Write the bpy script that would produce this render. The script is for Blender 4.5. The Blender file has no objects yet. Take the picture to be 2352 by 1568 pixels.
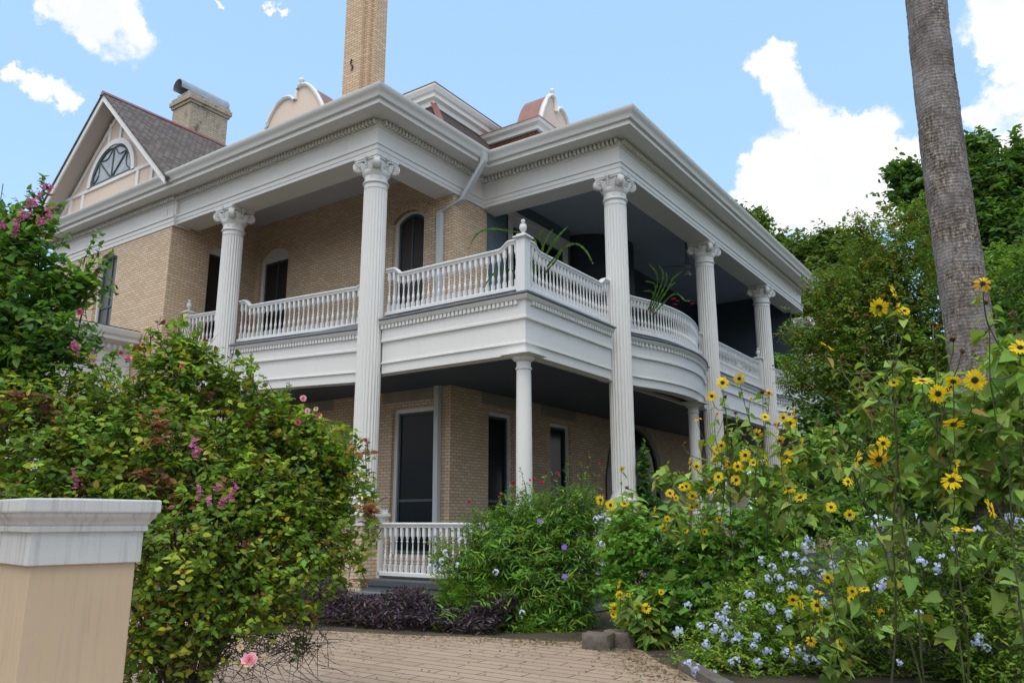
import bpy, math, random
import numpy as np
from mathutils import Vector, Matrix

random.seed(7)
RNG = np.random.default_rng(11)
S = bpy.context.scene
COL = S.collection

# ------------------------------------------------------------------ camera
CAMLOC = np.array([11.9756, -11.8526, 1.7213])
FPX = 1805.76                      # focal length in units of a 2352 px wide frame
yaw, pit, rol = 0.607, 0.224, -0.001
_F = np.array([-math.sin(yaw) * math.cos(pit), math.cos(yaw) * math.cos(pit), math.sin(pit)])
_r = np.array([math.cos(yaw), math.sin(yaw), 0.0])
_u = np.cross(_r, _F)
_R = math.cos(rol) * _r + math.sin(rol) * _u
_U = -math.sin(rol) * _r + math.cos(rol) * _u
cam = bpy.data.cameras.new('camera')
cam.sensor_width = 36.0
cam.lens = 36.0 * FPX / 2352.0
cam.clip_start = 0.05
cam.clip_end = 3000.0
cam_ob = bpy.data.objects.new('camera', cam)
cam_ob.matrix_world = Matrix(((_R[0], _U[0], -_F[0], CAMLOC[0]),
                              (_R[1], _U[1], -_F[1], CAMLOC[1]),
                              (_R[2], _U[2], -_F[2], CAMLOC[2]), (0, 0, 0, 1)))
COL.objects.link(cam_ob)
S.camera = cam_ob


def ray(u, v):
    return _F + _R * (u - 1176.0) / FPX - _U * (v - 784.0) / FPX


def at(u, v, d):
    """survey point: where the line of sight (u, v) reaches the distance d"""
    return CAMLOC + ray(u, v) * d


def atn(u, v):
    d = ray(u, v)
    return d / np.linalg.norm(d)


# ------------------------------------------------------------------ light
SUN_EL, SUN_AZ = math.radians(62), math.atan2(0.50, -0.87)
S.view_settings.view_transform = 'Standard'
S.view_settings.look = 'None'
S.view_settings.exposure = 0.68
S.view_settings.gamma = 1.0
sl = bpy.data.lights.new('sun', 'SUN')
sl.energy = 1.0
sl.angle = math.radians(32)
sl.color = (1.0, 0.93, 0.81)
sun = bpy.data.objects.new('sun', sl)
sdir = Vector((math.sin(SUN_AZ) * math.cos(SUN_EL), math.cos(SUN_AZ) * math.cos(SUN_EL), math.sin(SUN_EL)))
sun.rotation_euler = sdir.to_track_quat('Z', 'Y').to_euler()
sun.location = (10, -20, 40)
COL.objects.link(sun)


class NT:
    """tiny node-tree writer"""

    def __init__(s, tree):
        s.t = tree
        s.t.nodes.clear()

    def n(s, kind, **kw):
        nd = s.t.nodes.new(kind)
        for k, v in kw.items():
            if k == 'ins':
                for a, b in v.items():
                    s.put(nd, a, b)
            else:
                setattr(nd, k, v)
        return nd

    def put(s, nd, a, b):
        sock = nd.inputs[a]
        if isinstance(b, bpy.types.NodeSocket):
            s.t.links.new(b, sock)
        elif isinstance(b, bpy.types.Node):
            s.t.links.new(b.outputs[0], sock)
        else:
            sock.default_value = b

    def math(s, op, a, b=0.0, c=None, clamp=False):
        nd = s.n('ShaderNodeMath', operation=op, use_clamp=clamp)
        s.put(nd, 0, a)
        s.put(nd, 1, b)
        if c is not None:
            s.put(nd, 2, c)
        return nd.outputs[0]

    def vmath(s, op, a, b=None):
        nd = s.n('ShaderNodeVectorMath', operation=op)
        s.put(nd, 0, a)
        if b is not None:
            if op == 'SCALE':
                s.put(nd, 3, b)
            else:
                s.put(nd, 1, b)
        return nd.outputs[1] if op in ('DISTANCE', 'LENGTH', 'DOT_PRODUCT') else nd.outputs[0]

    def ramp(s, fac, stops, interp='LINEAR'):
        nd = s.n('ShaderNodeValToRGB')
        e = nd.color_ramp.elements
        nd.color_ramp.interpolation = interp
        while len(e) < len(stops):
            e.new(0.5)
        for k, (p, c) in enumerate(stops):
            e[k].position = p
            e[k].color = c if len(c) == 4 else (*c, 1)
        s.put(nd, 0, fac)
        return nd.outputs[0]

    def mix(s, fac, a, b, mode='MIX'):
        nd = s.n('ShaderNodeMix', data_type='RGBA', blend_type=mode)
        s.put(nd, 0, fac)
        for k, v in ((6, a), (7, b)):
            if isinstance(v, (tuple, list)) and len(v) == 3:
                v = (*v, 1)
            s.put(nd, k, v)
        return nd.outputs[2]

    def noise(s, vec, scale, detail=4, rough=0.55, dist=0.0, color=False):
        nd = s.n('ShaderNodeTexNoise')
        nd.inputs['Scale'].default_value = scale
        nd.inputs['Detail'].default_value = detail
        nd.inputs['Roughness'].default_value = rough
        nd.inputs['Distortion'].default_value = dist
        if vec is not None:
            s.put(nd, 'Vector', vec)
        return nd.outputs[1] if color else nd.outputs[0]


world = bpy.data.worlds.new('World')
S.world = world
world.use_nodes = True
w = NT(world.node_tree)
sky = w.n('ShaderNodeTexSky', sky_type='NISHITA', sun_disc=False, sun_elevation=SUN_EL,
          sun_rotation=SUN_AZ, altitude=200.0, air_density=1.0, dust_density=1.6, ozone_density=1.0)
tc = w.n('ShaderNodeTexCoord')
gen = tc.outputs['Generated']
n1 = w.noise(gen, 11.0, 8, 0.66, color=True)
n2 = w.noise(gen, 42.0, 5, 0.6, color=True)
off = w.vmath('ADD', w.vmath('SCALE', w.vmath('SUBTRACT', n1, (0.5, 0.5, 0.5)), 0.10),
              w.vmath('SCALE', w.vmath('SUBTRACT', n2, (0.5, 0.5, 0.5)), 0.03))
gd = w.vmath('ADD', gen, off)
# cumulus clouds standing at real directions of the sky: (line of sight, angular radius)
CLOUDS = [(195, 18, .036), (245, 40, .034), (150, 22, .026), (195, 80, .020), (295, 55, .016), (115, 8, .012),
          (30, 195, .016), (70, 212, .018), (125, 232, .018), (5, 180, .012), (620, 12, .010), (517, 2, .006),
          (1765, 150, .024), (1795, 205, .022), (1780, 180, .022), (1830, 260, .025), (1865, 300, .028), (1960, 285, .022),
          (1920, 340, .045), (1990, 350, .050), (1800, 400, .050), (1870, 440, .065), (1960, 440, .06), (1745, 380, .026),
          (2050, 370, .04), (1780, 470, .05), (1720, 420, .02), (2090, 450, .05),
          (2290, 30, .035), (2345, 60, .035), (2330, 150, .03), (2340, 210, .035), (2245, 255, .016), (2260, 90, .014),
          (2420, 330, .05), (2340, 320, .02)]
dm = None
for (cu, cv, cr) in CLOUDS:
    dd = w.math('DIVIDE', w.vmath('DISTANCE', gd, tuple(atn(cu, cv))), cr)
    dm = dd if dm is None else w.math('MINIMUM', dm, dd)
fine = w.noise(gen, 60.0, 8, 0.68)
mid_ = w.noise(gen, 16.0, 6, 0.62)
dm = w.math('ADD', dm, w.math('ADD', w.math('MULTIPLY', w.math('SUBTRACT', fine, 0.5), 0.55), w.math('MULTIPLY', w.math('SUBTRACT', mid_, 0.5), 0.9)))
edge = w.math('MULTIPLY_ADD', w.noise(gen, 7.0, 3, 0.5), 0.9, 0.75)
cl = w.math('SUBTRACT', 1.0, w.n('ShaderNodeMapRange', interpolation_type='SMOOTHSTEP', ins={0: dm, 1: 0.72, 2: edge}).outputs[0])
# broken cloud over the rest of the sky
rest = w.noise(w.vmath('MULTIPLY', gen, (1.0, 1.0, 1.7)), 2.6, 7, 0.6, 0.3)
restm = w.n('ShaderNodeMapRange', interpolation_type='SMOOTHSTEP', ins={0: rest, 1: 0.44, 2: 0.56}).outputs[0]
away = w.n('ShaderNodeMapRange', interpolation_type='SMOOTHSTEP',
           ins={0: w.vmath('DISTANCE', gen, tuple(atn(1176, 600))), 1: 0.85, 2: 1.05}).outputs[0]
cl2 = w.math('MULTIPLY', restm, away)
skyc = w.mix(1.0, sky.outputs[0], (0.15, 0.15, 0.15, 1), 'MULTIPLY')
hazev = w.mix(0.55, skyc, (0.36, 0.58, 0.82), 'MIX')
body = w.mix(w.n('ShaderNodeMapRange', ins={0: w.noise(gen, 13.0, 6, 0.6), 1: 0.38, 2: 0.62}).outputs[0], (0.60, 0.615, 0.64), (0.72, 0.72, 0.72))
full = w.mix(cl2, w.mix(cl, hazev, body), (1.05, 1.04, 1.02))
bg = w.n('ShaderNodeBackground', ins={0: full, 1: 1.0})
wo = w.n('ShaderNodeOutputWorld', ins={0: bg})


# ------------------------------------------------------------------ materials
def pmat(name):
    m = bpy.data.materials.new(name)
    m.use_nodes = True
    t = NT(m.node_tree)
    b = t.n('ShaderNodeBsdfPrincipled')
    o = t.n('ShaderNodeOutputMaterial', ins={0: b})
    return m, t, b, o


def simple(name, col, rough=0.6, var=0.12, scale=3.0, bump=0.0, bscale=30.0, metal=0.0, spec=None):
    m, t, b, o = pmat(name)
    co = t.n('ShaderNodeTexCoord').outputs['Object']
    nz = t.noise(co, scale, 5, 0.6)
    c = t.mix(t.math('MULTIPLY', nz, var * 2), col, tuple(x * (1 - 0.75) for x in col))
    t.put(b, 'Base Color', c)
    b.inputs['Roughness'].default_value = rough
    b.inputs['Metallic'].default_value = metal
    if spec is not None:
        b.inputs['Specular IOR Level'].default_value = spec
    if bump:
        nb = t.noise(co, bscale, 4, 0.6)
        bp = t.n('ShaderNodeBump', ins={'Strength': bump, 'Distance': 0.02, 'Height': nb})
        t.put(b, 'Normal', bp)
    return m


def paint(name, col, dirt=(0.34, 0.33, 0.31), amount=0.35):
    """old oil paint on wood: brush grain, faint vertical runs, grime specks"""
    m, t, b, o = pmat(name)
    co = t.n('ShaderNodeTexCoord').outputs['Object']
    big = t.noise(co, 0.9, 4, 0.6)
    run = t.noise(t.vmath('MULTIPLY', co, (7.0, 7.0, 0.7)), 1.6, 5, 0.65)
    k = t.math('MULTIPLY', t.n('ShaderNodeMapRange', ins={0: run, 1: 0.55, 2: 0.85}).outputs[0], amount)
    c = t.mix(k, t.mix(big, col, tuple(x * 0.93 for x in col)), dirt)
    sp = t.n('ShaderNodeMapRange', ins={0: t.noise(co, 16.0, 5, 0.7), 1: 0.66, 2: 0.78}).outputs[0]
    c = t.mix(t.math('MULTIPLY', sp, amount * 0.8), c, dirt)
    t.put(b, 'Base Color', c)
    b.inputs['Roughness'].default_value = 0.48
    bp = t.n('ShaderNodeBump', ins={'Strength': 0.25, 'Distance': 0.006, 'Height': t.noise(co, 40.0, 3, 0.5)})
    t.put(b, 'Normal', bp)
    return m


def brick(name, c1, c2, mort, w_=0.215, h_=0.073, mortar=0.007, stain=None, rough=0.85, offset=0.5, bump=0.5, sq=1.0):
    m, t, b, o = pmat(name)
    uv = t.n('ShaderNodeTexCoord').outputs['UV']
    co = t.n('ShaderNodeTexCoord').outputs['Object']
    bt = t.n('ShaderNodeTexBrick', offset=offset, squash=sq)
    t.put(bt, 'Vector', uv)
    for k, v in (('Color1', (*c1, 1)), ('Color2', (*c2, 1)), ('Mortar', (*mort, 1)), ('Scale', 1.0), ('Mortar Size', mortar),
                 ('Mortar Smooth', 0.15), ('Bias', -0.1), ('Brick Width', w_), ('Row Height', h_)):
        bt.inputs[k].default_value = v
    c = t.mix(t.math('MULTIPLY', t.noise(co, 1.1, 5, 0.6), 0.5), bt.outputs[0], tuple(x * 0.62 for x in c1))
    c = t.mix(t.math('MULTIPLY', t.noise(uv, 14.0, 4, 0.7), 0.35), c, tuple(min(1, x * 1.25) for x in c2))
    if stain:
        f = t.n('ShaderNodeMapRange', ins={0: t.noise(t.vmath('MULTIPLY', co, (1, 1, 0.6)), 1.7, 6, 0.65), 1: stain[1], 2: stain[1] + 0.12}).outputs[0]
        c = t.mix(t.math('MULTIPLY', f, 0.85), c, stain[0])
    t.put(b, 'Base Color', c)
    b.inputs['Roughness'].default_value = rough
    hh = t.math('SUBTRACT', t.math('MULTIPLY', t.noise(co, 60, 3, 0.6), 0.3), bt.outputs[1])
    bp = t.n('ShaderNodeBump', ins={'Strength': bump, 'Distance': 0.012, 'Height': hh})
    t.put(b, 'Normal', bp)
    return m


def leafmat(name, trans=0.40, rough=0.5, spec=0.25, through=(1.25, 1.15, 0.55, 1)):
    m, t, b, o = pmat(name)
    a = t.n('ShaderNodeAttribute', attribute_name='tint')
    t.put(b, 'Base Color', a.outputs['Color'])
    b.inputs['Roughness'].default_value = rough
    b.inputs['Specular IOR Level'].default_value = spec
    tr = t.n('ShaderNodeBsdfTranslucent', ins={0: t.mix(1.0, a.outputs['Color'], through, 'MULTIPLY')})
    mx = t.n('ShaderNodeMixShader', ins={0: trans, 1: b.outputs[0], 2: tr.outputs[0]})
    t.put(o, 0, mx.outputs[0])
    return m


def barkmat(name, c1, c2, vec=(1, 1, 0.25), scale=9.0, bump=0.9):
    m, t, b, o = pmat(name)
    co = t.n('ShaderNodeTexCoord').outputs['Object']
    v = t.vmath('MULTIPLY', co, vec)
    nz = t.noise(v, scale, 7, 0.68, 0.3)
    bl = t.noise(co, 1.3, 4, 0.6)
    c = t.ramp(nz, [(0.3, c1), (0.5, tuple((a + e) / 2 for a, e in zip(c1, c2))), (0.7, c2)])
    c = t.mix(t.math('MULTIPLY', bl, 0.5), c, tuple(x * 0.45 for x in c1))
    t.put(b, 'Base Color', c)
    b.inputs['Roughness'].default_value = 0.9
    bp = t.n('ShaderNodeBump', ins={'Strength': bump, 'Distance': 0.03, 'Height': nz})
    t.put(b, 'Normal', bp)
    return m


WHITE = paint('white_paint', (0.75, 0.74, 0.72), amount=0.18)
TRIM = paint('trim_paint', (0.74, 0.725, 0.695), amount=0.26)
RAIL = paint('rail_paint', (0.72, 0.72, 0.72), amount=0.5)
PEACH = paint('peach_paint', (0.66, 0.52, 0.42), (0.5, 0.4, 0.33), 0.3)
SOFFIT = paint('soffit_paint', (0.50, 0.49, 0.47), amount=0.2)
BRICK = brick('buff_brick', (0.58, 0.39, 0.235), (0.76, 0.62, 0.47), (0.19, 0.13, 0.085), mortar=0.010)
CHIMB = brick('chimney_brick', (0.52, 0.335, 0.20), (0.72, 0.55, 0.38), (0.17, 0.12, 0.08), mortar=0.013, h_=0.085, w_=0.24)
CHIMS = brick('sooty_brick', (0.37, 0.30, 0.215), (0.54, 0.46, 0.35), (0.15, 0.125, 0.10), mortar=0.011, stain=((0.05, 0.045, 0.04), 0.53))
STONE = simple('lintel_stone', (0.43, 0.385, 0.31), 0.85, 0.35, 1.6, 0.3, 25)
CEIL = simple('porch_ceiling', (0.60, 0.60, 0.63), 0.6, 0.15, 2.0)
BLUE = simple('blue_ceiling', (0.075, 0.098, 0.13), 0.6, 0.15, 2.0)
BLUEC = simple('blue_grey_ceiling', (0.42, 0.48, 0.56), 0.6, 0.15, 2.0)
GREY = simple('grey_boards', (0.24, 0.25, 0.27), 0.6, 0.3, 3.0, 0.2, 30)
LEDGE = simple('ledge_flashing', (0.20, 0.22, 0.25), 0.5, 0.35, 2.5)
TEAL = simple('teal_sash', (0.055, 0.085, 0.095), 0.5, 0.2, 3)
SHUT = simple('brown_shutter', (0.022, 0.015, 0.013), 0.55, 0.3, 5)
DARKIN = simple('dark_door_wood', (0.03, 0.02, 0.015), 0.5, 0.3, 4)
DOWNP = paint('downpipe_paint', (0.55, 0.57, 0.60), amount=0.2)
REDM = simple('red_ridge_metal', (0.27, 0.085, 0.07), 0.45, 0.35, 4.0)
COPP = simple('faded_red_metal', (0.40, 0.19, 0.16), 0.5, 0.4, 3.0)
GALV = simple('galvanised_metal', (0.47, 0.50, 0.54), 0.4, 0.35, 5.0, metal=0.4)
IRON = simple('rusty_iron', (0.05, 0.035, 0.03), 0.7, 0.3, 9.0)
SHINGLE = brick('wood_shingle', (0.06, 0.047, 0.043), (0.21, 0.175, 0.155), (0.018, 0.015, 0.014), w_=0.17, h_=0.17, mortar=0.016, rough=0.9, offset=0.37, bump=1.0)
REDSH = brick('red_shingle', (0.12, 0.055, 0.035), (0.24, 0.115, 0.06), (0.025, 0.017, 0.014), w_=0.13, h_=0.13, mortar=0.018, rough=0.9, offset=0.42, bump=1.0)
BLUESH = brick('blue_shingle', (0.115, 0.165, 0.20), (0.15, 0.20, 0.235), (0.05, 0.075, 0.09), w_=0.16, h_=0.12, mortar=0.007, rough=0.7)
PAVE = None
STUCCO = None
CAPM = None


def _pave():
    m, t, b, o = pmat('paving_brick')
    uv = t.n('ShaderNodeTexCoord').outputs['UV']
    co = t.n('ShaderNodeTexCoord').outputs['Object']
    bt = t.n('ShaderNodeTexBrick', offset=0.5)
    wob = t.vmath('ADD', uv, t.vmath('SCALE', t.noise(co, 2.0, 3, 0.5, color=True), 0.02))
    t.put(bt, 'Vector', wob)
    for k, v in (('Color1', (0.40, 0.285, 0.20, 1)), ('Color2', (0.48, 0.355, 0.26, 1)), ('Mortar', (0.09, 0.068, 0.05, 1)), ('Scale', 1.0),
                 ('Mortar Size', 0.012), ('Mortar Smooth', 0.3), ('Bias', 0.0), ('Brick Width', 0.95), ('Row Height', 0.21)):
        bt.inputs[k].default_value = v
    c = t.mix(t.math('MULTIPLY', t.noise(co, 0.8, 6, 0.65), 0.55), bt.outputs[0], (0.22, 0.165, 0.125))
    c = t.mix(t.math('MULTIPLY', t.n('ShaderNodeMapRange', ins={0: t.noise(co, 7.0, 6, 0.7), 1: 0.6, 2: 0.75}).outputs[0], 0.5), c, (0.13, 0.10, 0.07))
    t.put(b, 'Base Color', c)
    b.inputs['Roughness'].default_value = 0.85
    bp = t.n('ShaderNodeBump', ins={'Strength': 0.6, 'Distance': 0.01, 'Height': t.math('SUBTRACT', t.math('MULTIPLY', t.noise(co, 30, 3), 0.4), bt.outputs[1])})
    t.put(b, 'Normal', bp)
    return m


PAVE = _pave()


def _stained(name, col, stain, streak, bscale=90):
    m, t, b, o = pmat(name)
    co = t.n('ShaderNodeTexCoord').outputs['Object']
    st = t.noise(t.vmath('MULTIPLY', co, (1, 1, 0.05)), 30.0, 4, 0.65)
    big = t.noise(co, 2.2, 5, 0.6)
    k = t.math('MULTIPLY', t.n('ShaderNodeMapRange', ins={0: st, 1: 0.50, 2: 0.68}).outputs[0],
               t.n('ShaderNodeMapRange', ins={0: big, 1: 0.32, 2: 0.62}).outputs[0])
    c = t.mix(t.math('MULTIPLY', k, streak), t.mix(big, col, tuple(x * 0.86 for x in col)), stain)
    sp = t.n('ShaderNodeMapRange', ins={0: t.noise(co, 70.0, 4, 0.7), 1: 0.7, 2: 0.76}).outputs[0]
    c = t.mix(t.math('MULTIPLY', sp, 0.35), c, stain)
    t.put(b, 'Base Color', c)
    b.inputs['Roughness'].default_value = 0.9
    bp = t.n('ShaderNodeBump', ins={'Strength': 0.35, 'Distance': 0.004, 'Height': t.noise(co, bscale, 4, 0.6)})
    t.put(b, 'Normal', bp)
    return m


STUCCO = _stained('tan_stucco', (0.59, 0.455, 0.31), (0.30, 0.22, 0.15), 0.3)
CAPM = _stained('white_cap_masonry', (0.62, 0.62, 0.61), (0.14, 0.13, 0.13), 0.62)


def _glass():
    m, t, b, o = pmat('window_glass')
    t.put(b, 'Base Color', (0.012, 0.016, 0.02, 1))
    b.inputs['Roughness'].default_value = 0.12
    b.inputs['Specular IOR Level'].default_value = 0.07
    return m


GLASS = _glass()
SCREEN = simple('screened_glass', (0.10, 0.10, 0.105), 0.35, 0.25, 2.0)
SKYTINT = simple('pale_sky_tint', (0.60, 0.66, 0.72), 0.5, 0.5, 2.2)  # lunette pane's sky reflection put into its colour; fan parts share the pale tone


def _ground():
    m, t, b, o = pmat('garden_soil')
    co = t.n('ShaderNodeTexCoord').outputs['Object']
    c = t.ramp(t.noise(co, 1.3, 8, 0.65), [(0.35, (0.035, 0.026, 0.018)), (0.52, (0.07, 0.055, 0.035)), (0.66, (0.055, 0.075, 0.022))])
    t.put(b, 'Base Color', c)
    b.inputs['Roughness'].default_value = 0.95
    bp = t.n('ShaderNodeBump', ins={'Strength': 0.8, 'Distance': 0.04, 'Height': t.noise(co, 9, 6, 0.7)})
    t.put(b, 'Normal', bp)
    return m


SOIL = _ground()
LEAF = leafmat('leaf')
GLOSSLEAF = leafmat('shiny_leaf', 0.25, 0.32, 0.5)
PETAL = leafmat('petal', 0.35, 0.6, 0.2, (1.05, 1.05, 1.0, 1))
STEM = simple('green_stem', (0.11, 0.13, 0.04), 0.6, 0.4, 6)
WOODY = simple('woody_stem', (0.085, 0.065, 0.045), 0.8, 0.4, 8)
DISC = simple('seed_disc', (0.045, 0.022, 0.008), 0.8, 0.5, 120, 0.8, 260)
SPENT = simple('spent_head', (0.10, 0.06, 0.03), 0.85, 0.6, 40, 0.9, 120)
BUDG = simple('green_bud', (0.13, 0.2, 0.04), 0.6, 0.4, 40)
def _palm():
    m, t, b, o = pmat('palm_bark')
    co = t.n('ShaderNodeTexCoord').outputs['Object']
    wob = t.vmath('ADD', t.vmath('MULTIPLY', co, (0, 0, 1)), t.vmath('SCALE', t.noise(co, 5.0, 3, 0.6, color=True), 0.10))
    wv = t.n('ShaderNodeTexWave', wave_type='BANDS', bands_direction='Z', ins={'Scale': 7.0, 'Distortion': 2.5, 'Detail': 4.0, 'Detail Scale': 3.0})
    t.put(wv, 'Vector', wob)
    fis = t.noise(t.vmath('MULTIPLY', co, (1, 1, 0.22)), 34.0, 6, 0.7, 0.4)
    cork = t.noise(co, 24.0, 7, 0.72, 0.6)
    big = t.noise(co, 2.4, 5, 0.65)
    h_ = t.math('ADD', t.math('MULTIPLY', wv.outputs[1], 0.08), t.math('ADD', t.math('MULTIPLY', fis, 0.55), t.math('MULTIPLY', cork, 0.5)))
    c = t.ramp(h_, [(0.44, (0.022, 0.018, 0.017)), (0.54, (0.125, 0.098, 0.083)), (0.62, (0.29, 0.24, 0.20)), (0.70, (0.52, 0.46, 0.41))])
    c = t.mix(t.n('ShaderNodeMapRange', ins={0: big, 1: 0.40, 2: 0.62}).outputs[0], c, t.mix(0.55, c, (0.34, 0.32, 0.33)))
    c = t.mix(t.math('MULTIPLY', t.n('ShaderNodeMapRange', ins={0: t.noise(co, 1.5, 5, 0.7), 1: 0.5, 2: 0.66}).outputs[0], 0.65), c, (0.075, 0.055, 0.045))
    t.put(b, 'Base Color', c)
    b.inputs['Roughness'].default_value = 0.95
    t.put(b, 'Normal', t.n('ShaderNodeBump', ins={'Strength': 1.0, 'Distance': 0.04, 'Height': h_}))
    return m


PALMB = _palm()
BARK = barkmat('tree_bark', (0.10, 0.075, 0.055), (0.22, 0.18, 0.14))
POT = simple('terracotta_pot', (0.33, 0.15, 0.085), 0.8, 0.2, 4)
KERB = simple('edging_stone', (0.25, 0.215, 0.175), 0.9, 0.6, 6.0, 0.9, 14)


# ------------------------------------------------------------------ mesh helpers
class MB:
    def __init__(s):
        s.v, s.f = [], []

    def add(s, vs, fs):
        k = len(s.v)
        s.v += [tuple(map(float, p)) for p in vs]
        s.f += [tuple(i + k for i in f) for f in fs]
        return s

    def box(s, x0, y0, z0, x1, y1, z1):
        return s.add([(x0, y0, z0), (x1, y0, z0), (x1, y1, z0), (x0, y1, z0), (x0, y0, z1), (x1, y0, z1), (x1, y1, z1), (x0, y1, z1)],
                     [(3, 2, 1, 0), (4, 5, 6, 7), (0, 1, 5, 4), (1, 2, 6, 5), (2, 3, 7, 6), (3, 0, 4, 7)])

    def obox(s, c, ex, ey, z0, z1):
        """oriented box: centre c (2d), half vectors ex, ey (2d)"""
        c, ex, ey = (np.array(q, float) for q in (c, ex, ey))
        p = [c - ex - ey, c + ex - ey, c + ex + ey, c - ex + ey]
        return s.add([(*q, z0) for q in p] + [(*q, z1) for q in p],
                     [(3, 2, 1, 0), (4, 5, 6, 7), (0, 1, 5, 4), (1, 2, 6, 5), (2, 3, 7, 6), (3, 0, 4, 7)])

    def quad(s, *p):
        return s.add(p, [tuple(range(len(p)))])

    def prism(s, poly, ax, a, b):
        """polygon given in the two other axes, extruded along ax from a to b"""
        def pt(q, t):
            return {'x': (t, q[0], q[1]), 'y': (q[0], t, q[1]), 'z': (q[0], q[1], t)}[ax]
        n = len(poly)
        return s.add([pt(q, a) for q in poly] + [pt(q, b) for q in poly],
                     [tuple(range(n))[::-1], tuple(range(n, 2 * n))] + [(i, (i + 1) % n, n + (i + 1) % n, n + i) for i in range(n)])

    def lathe(s, prof, n=16, c=(0, 0, 0), cap=True, f=None):
        k = len(s.v)
        vs = []
        for (r, z) in prof:
            for i in range(n):
                a = 2 * math.pi * i / n
                rr = f(r, a, z) if f else r
                vs.append((c[0] + rr * math.cos(a), c[1] + rr * math.sin(a), c[2] + z))
        fs = [(j * n + i, j * n + (i + 1) % n, (j + 1) * n + (i + 1) % n, (j + 1) * n + i) for j in range(len(prof) - 1) for i in range(n)]
        if cap:
            fs += [tuple(range(n))[::-1], tuple(range((len(prof) - 1) * n, len(prof) * n))]
        return s.add(vs, fs)

    def tube(s, pts, rad, n=6, cap=True):
        pts = [np.array(p, float) for p in pts]
        if not hasattr(rad, '__len__'):
            rad = [rad] * len(pts)
        vs = []
        up = np.array([0.13, 0.21, 0.97])
        for i, p in enumerate(pts):
            t = pts[min(i + 1, len(pts) - 1)] - pts[max(i - 1, 0)]
            t = t / (np.linalg.norm(t) + 1e-9)
            a = np.cross(t, up if abs(t @ up) < 0.95 else np.array([1.0, 0, 0]))
            a /= np.linalg.norm(a)
            b = np.cross(t, a)
            for k in range(n):
                th = 2 * math.pi * k / n
                vs.append(p + rad[i] * (math.cos(th) * a + math.sin(th) * b))
        fs = [(j * n + i, j * n + (i + 1) % n, (j + 1) * n + (i + 1) % n, (j + 1) * n + i) for j in range(len(pts) - 1) for i in range(n)]
        if cap:
            fs += [tuple(range(n))[::-1], tuple(range((len(pts) - 1) * n, len(pts) * n))]
        return s.add(vs, fs)

    def sweep(s, path, prof, dz=None, caps=True):
        """profile [(outward offset, z)] along a plan polyline, mitred; outward = right hand of the walk"""
        P = [np.array(p, float) for p in path]
        n = len(P)
        vs = []
        for i in range(n):
            d1 = P[i] - P[i - 1] if i > 0 else P[1] - P[0]
            d2 = P[i + 1] - P[i] if i < n - 1 else P[n - 1] - P[n - 2]
            d1, d2 = d1 / np.linalg.norm(d1), d2 / np.linalg.norm(d2)
            a, b = np.array([d1[1], -d1[0]]), np.array([d2[1], -d2[0]])
            m = (a + b) / (1 + a @ b)
            for (o, z) in prof:
                q = P[i] + m * o
                vs.append((q[0], q[1], z + (dz(q) if dz else 0)))
        k = len(prof)
        fs = [(i * k + j, (i + 1) * k + j, (i + 1) * k + j + 1, i * k + j + 1) for i in range(n - 1) for j in range(k - 1)]
        if caps:
            fs += [tuple(range(k)), tuple(range((n - 1) * k, n * k))[::-1]]
        return s.add(vs, fs)

    def mesh(s, name, smooth=None):
        me = bpy.data.meshes.new(name)
        me.from_pydata(s.v, [], s.f)
        boxuv(me)
        if smooth is not None:
            me.polygons.foreach_set('use_smooth', [True] * len(me.polygons))
            me.set_sharp_from_angle(angle=math.radians(smooth))
        me.update()
        return me


def boxuv(me):
    n = len(me.loops)
    if not n:
        return
    vi = np.zeros(n, np.int32)
    me.loops.foreach_get('vertex_index', vi)
    co = np.zeros(len(me.vertices) * 3)
    me.vertices.foreach_get('co', co)
    co = co.reshape(-1, 3)[vi]
    pn = np.zeros(len(me.polygons) * 3)
    me.polygons.foreach_get('normal', pn)
    pn = pn.reshape(-1, 3)
    lt = np.zeros(len(me.polygons), np.int32)
    me.polygons.foreach_get('loop_total', lt)
    nn = np.repeat(pn, lt, axis=0)
    h = np.linalg.norm(nn[:, :2], axis=1)
    flat = h < 0.05
    tx = np.where(flat, 1.0, -nn[:, 1] / np.maximum(h, 1e-6))
    ty = np.where(flat, 0.0, nn[:, 0] / np.maximum(h, 1e-6))
    u = co[:, 0] * tx + co[:, 1] * ty
    v = np.where(flat, co[:, 1], co[:, 2] / np.maximum(h, 0.3))
    uv = me.uv_layers.new(name='UVMap')
    uv.data.foreach_set('uv', np.stack([u, v], 1).ravel())


def tag(o, label=None, cat=None, group=None, kind=None):
    for k, v in (('label', label), ('category', cat), ('group', group), ('kind', kind)):
        if v:
            o[k] = v
    return o


def empty(name, loc, label, cat, group=None):
    o = bpy.data.objects.new(name, None)
    o.empty_display_size = 0.2
    COL.objects.link(o)
    o.location = tuple(float(x) for x in loc)
    return tag(o, label, cat, group)


def put(name, data, mat=None, parent=None, loc=None, rot=None, scale=None):
    """link a mesh (MB or mesh data, in world or local coordinates) as ONE object"""
    me = data
    if isinstance(data, tuple):
        me = data[0].mesh(name, data[1])
    elif isinstance(data, MB):
        me = data.mesh(name)
    o = bpy.data.objects.new(name, me)
    if mat is not None and not me.materials:
        me.materials.append(mat)
    COL.objects.link(o)
    if parent is not None:
        o.parent = parent
        if parent.type == 'EMPTY':
            o.matrix_parent_inverse = Matrix.Translation(-Vector(parent.location))
    if loc is not None:
        o.location = tuple(float(x) for x in loc)
    if rot is not None:
        if isinstance(rot, Matrix):
            o.rotation_euler = rot.to_euler()
        else:
            o.rotation_euler = rot
    if scale is not None:
        o.scale = (scale,) * 3 if not hasattr(scale, '__len__') else scale
    return o


def struct(name, data, mat):
    return tag(put(name, data, mat), kind='structure')


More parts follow.
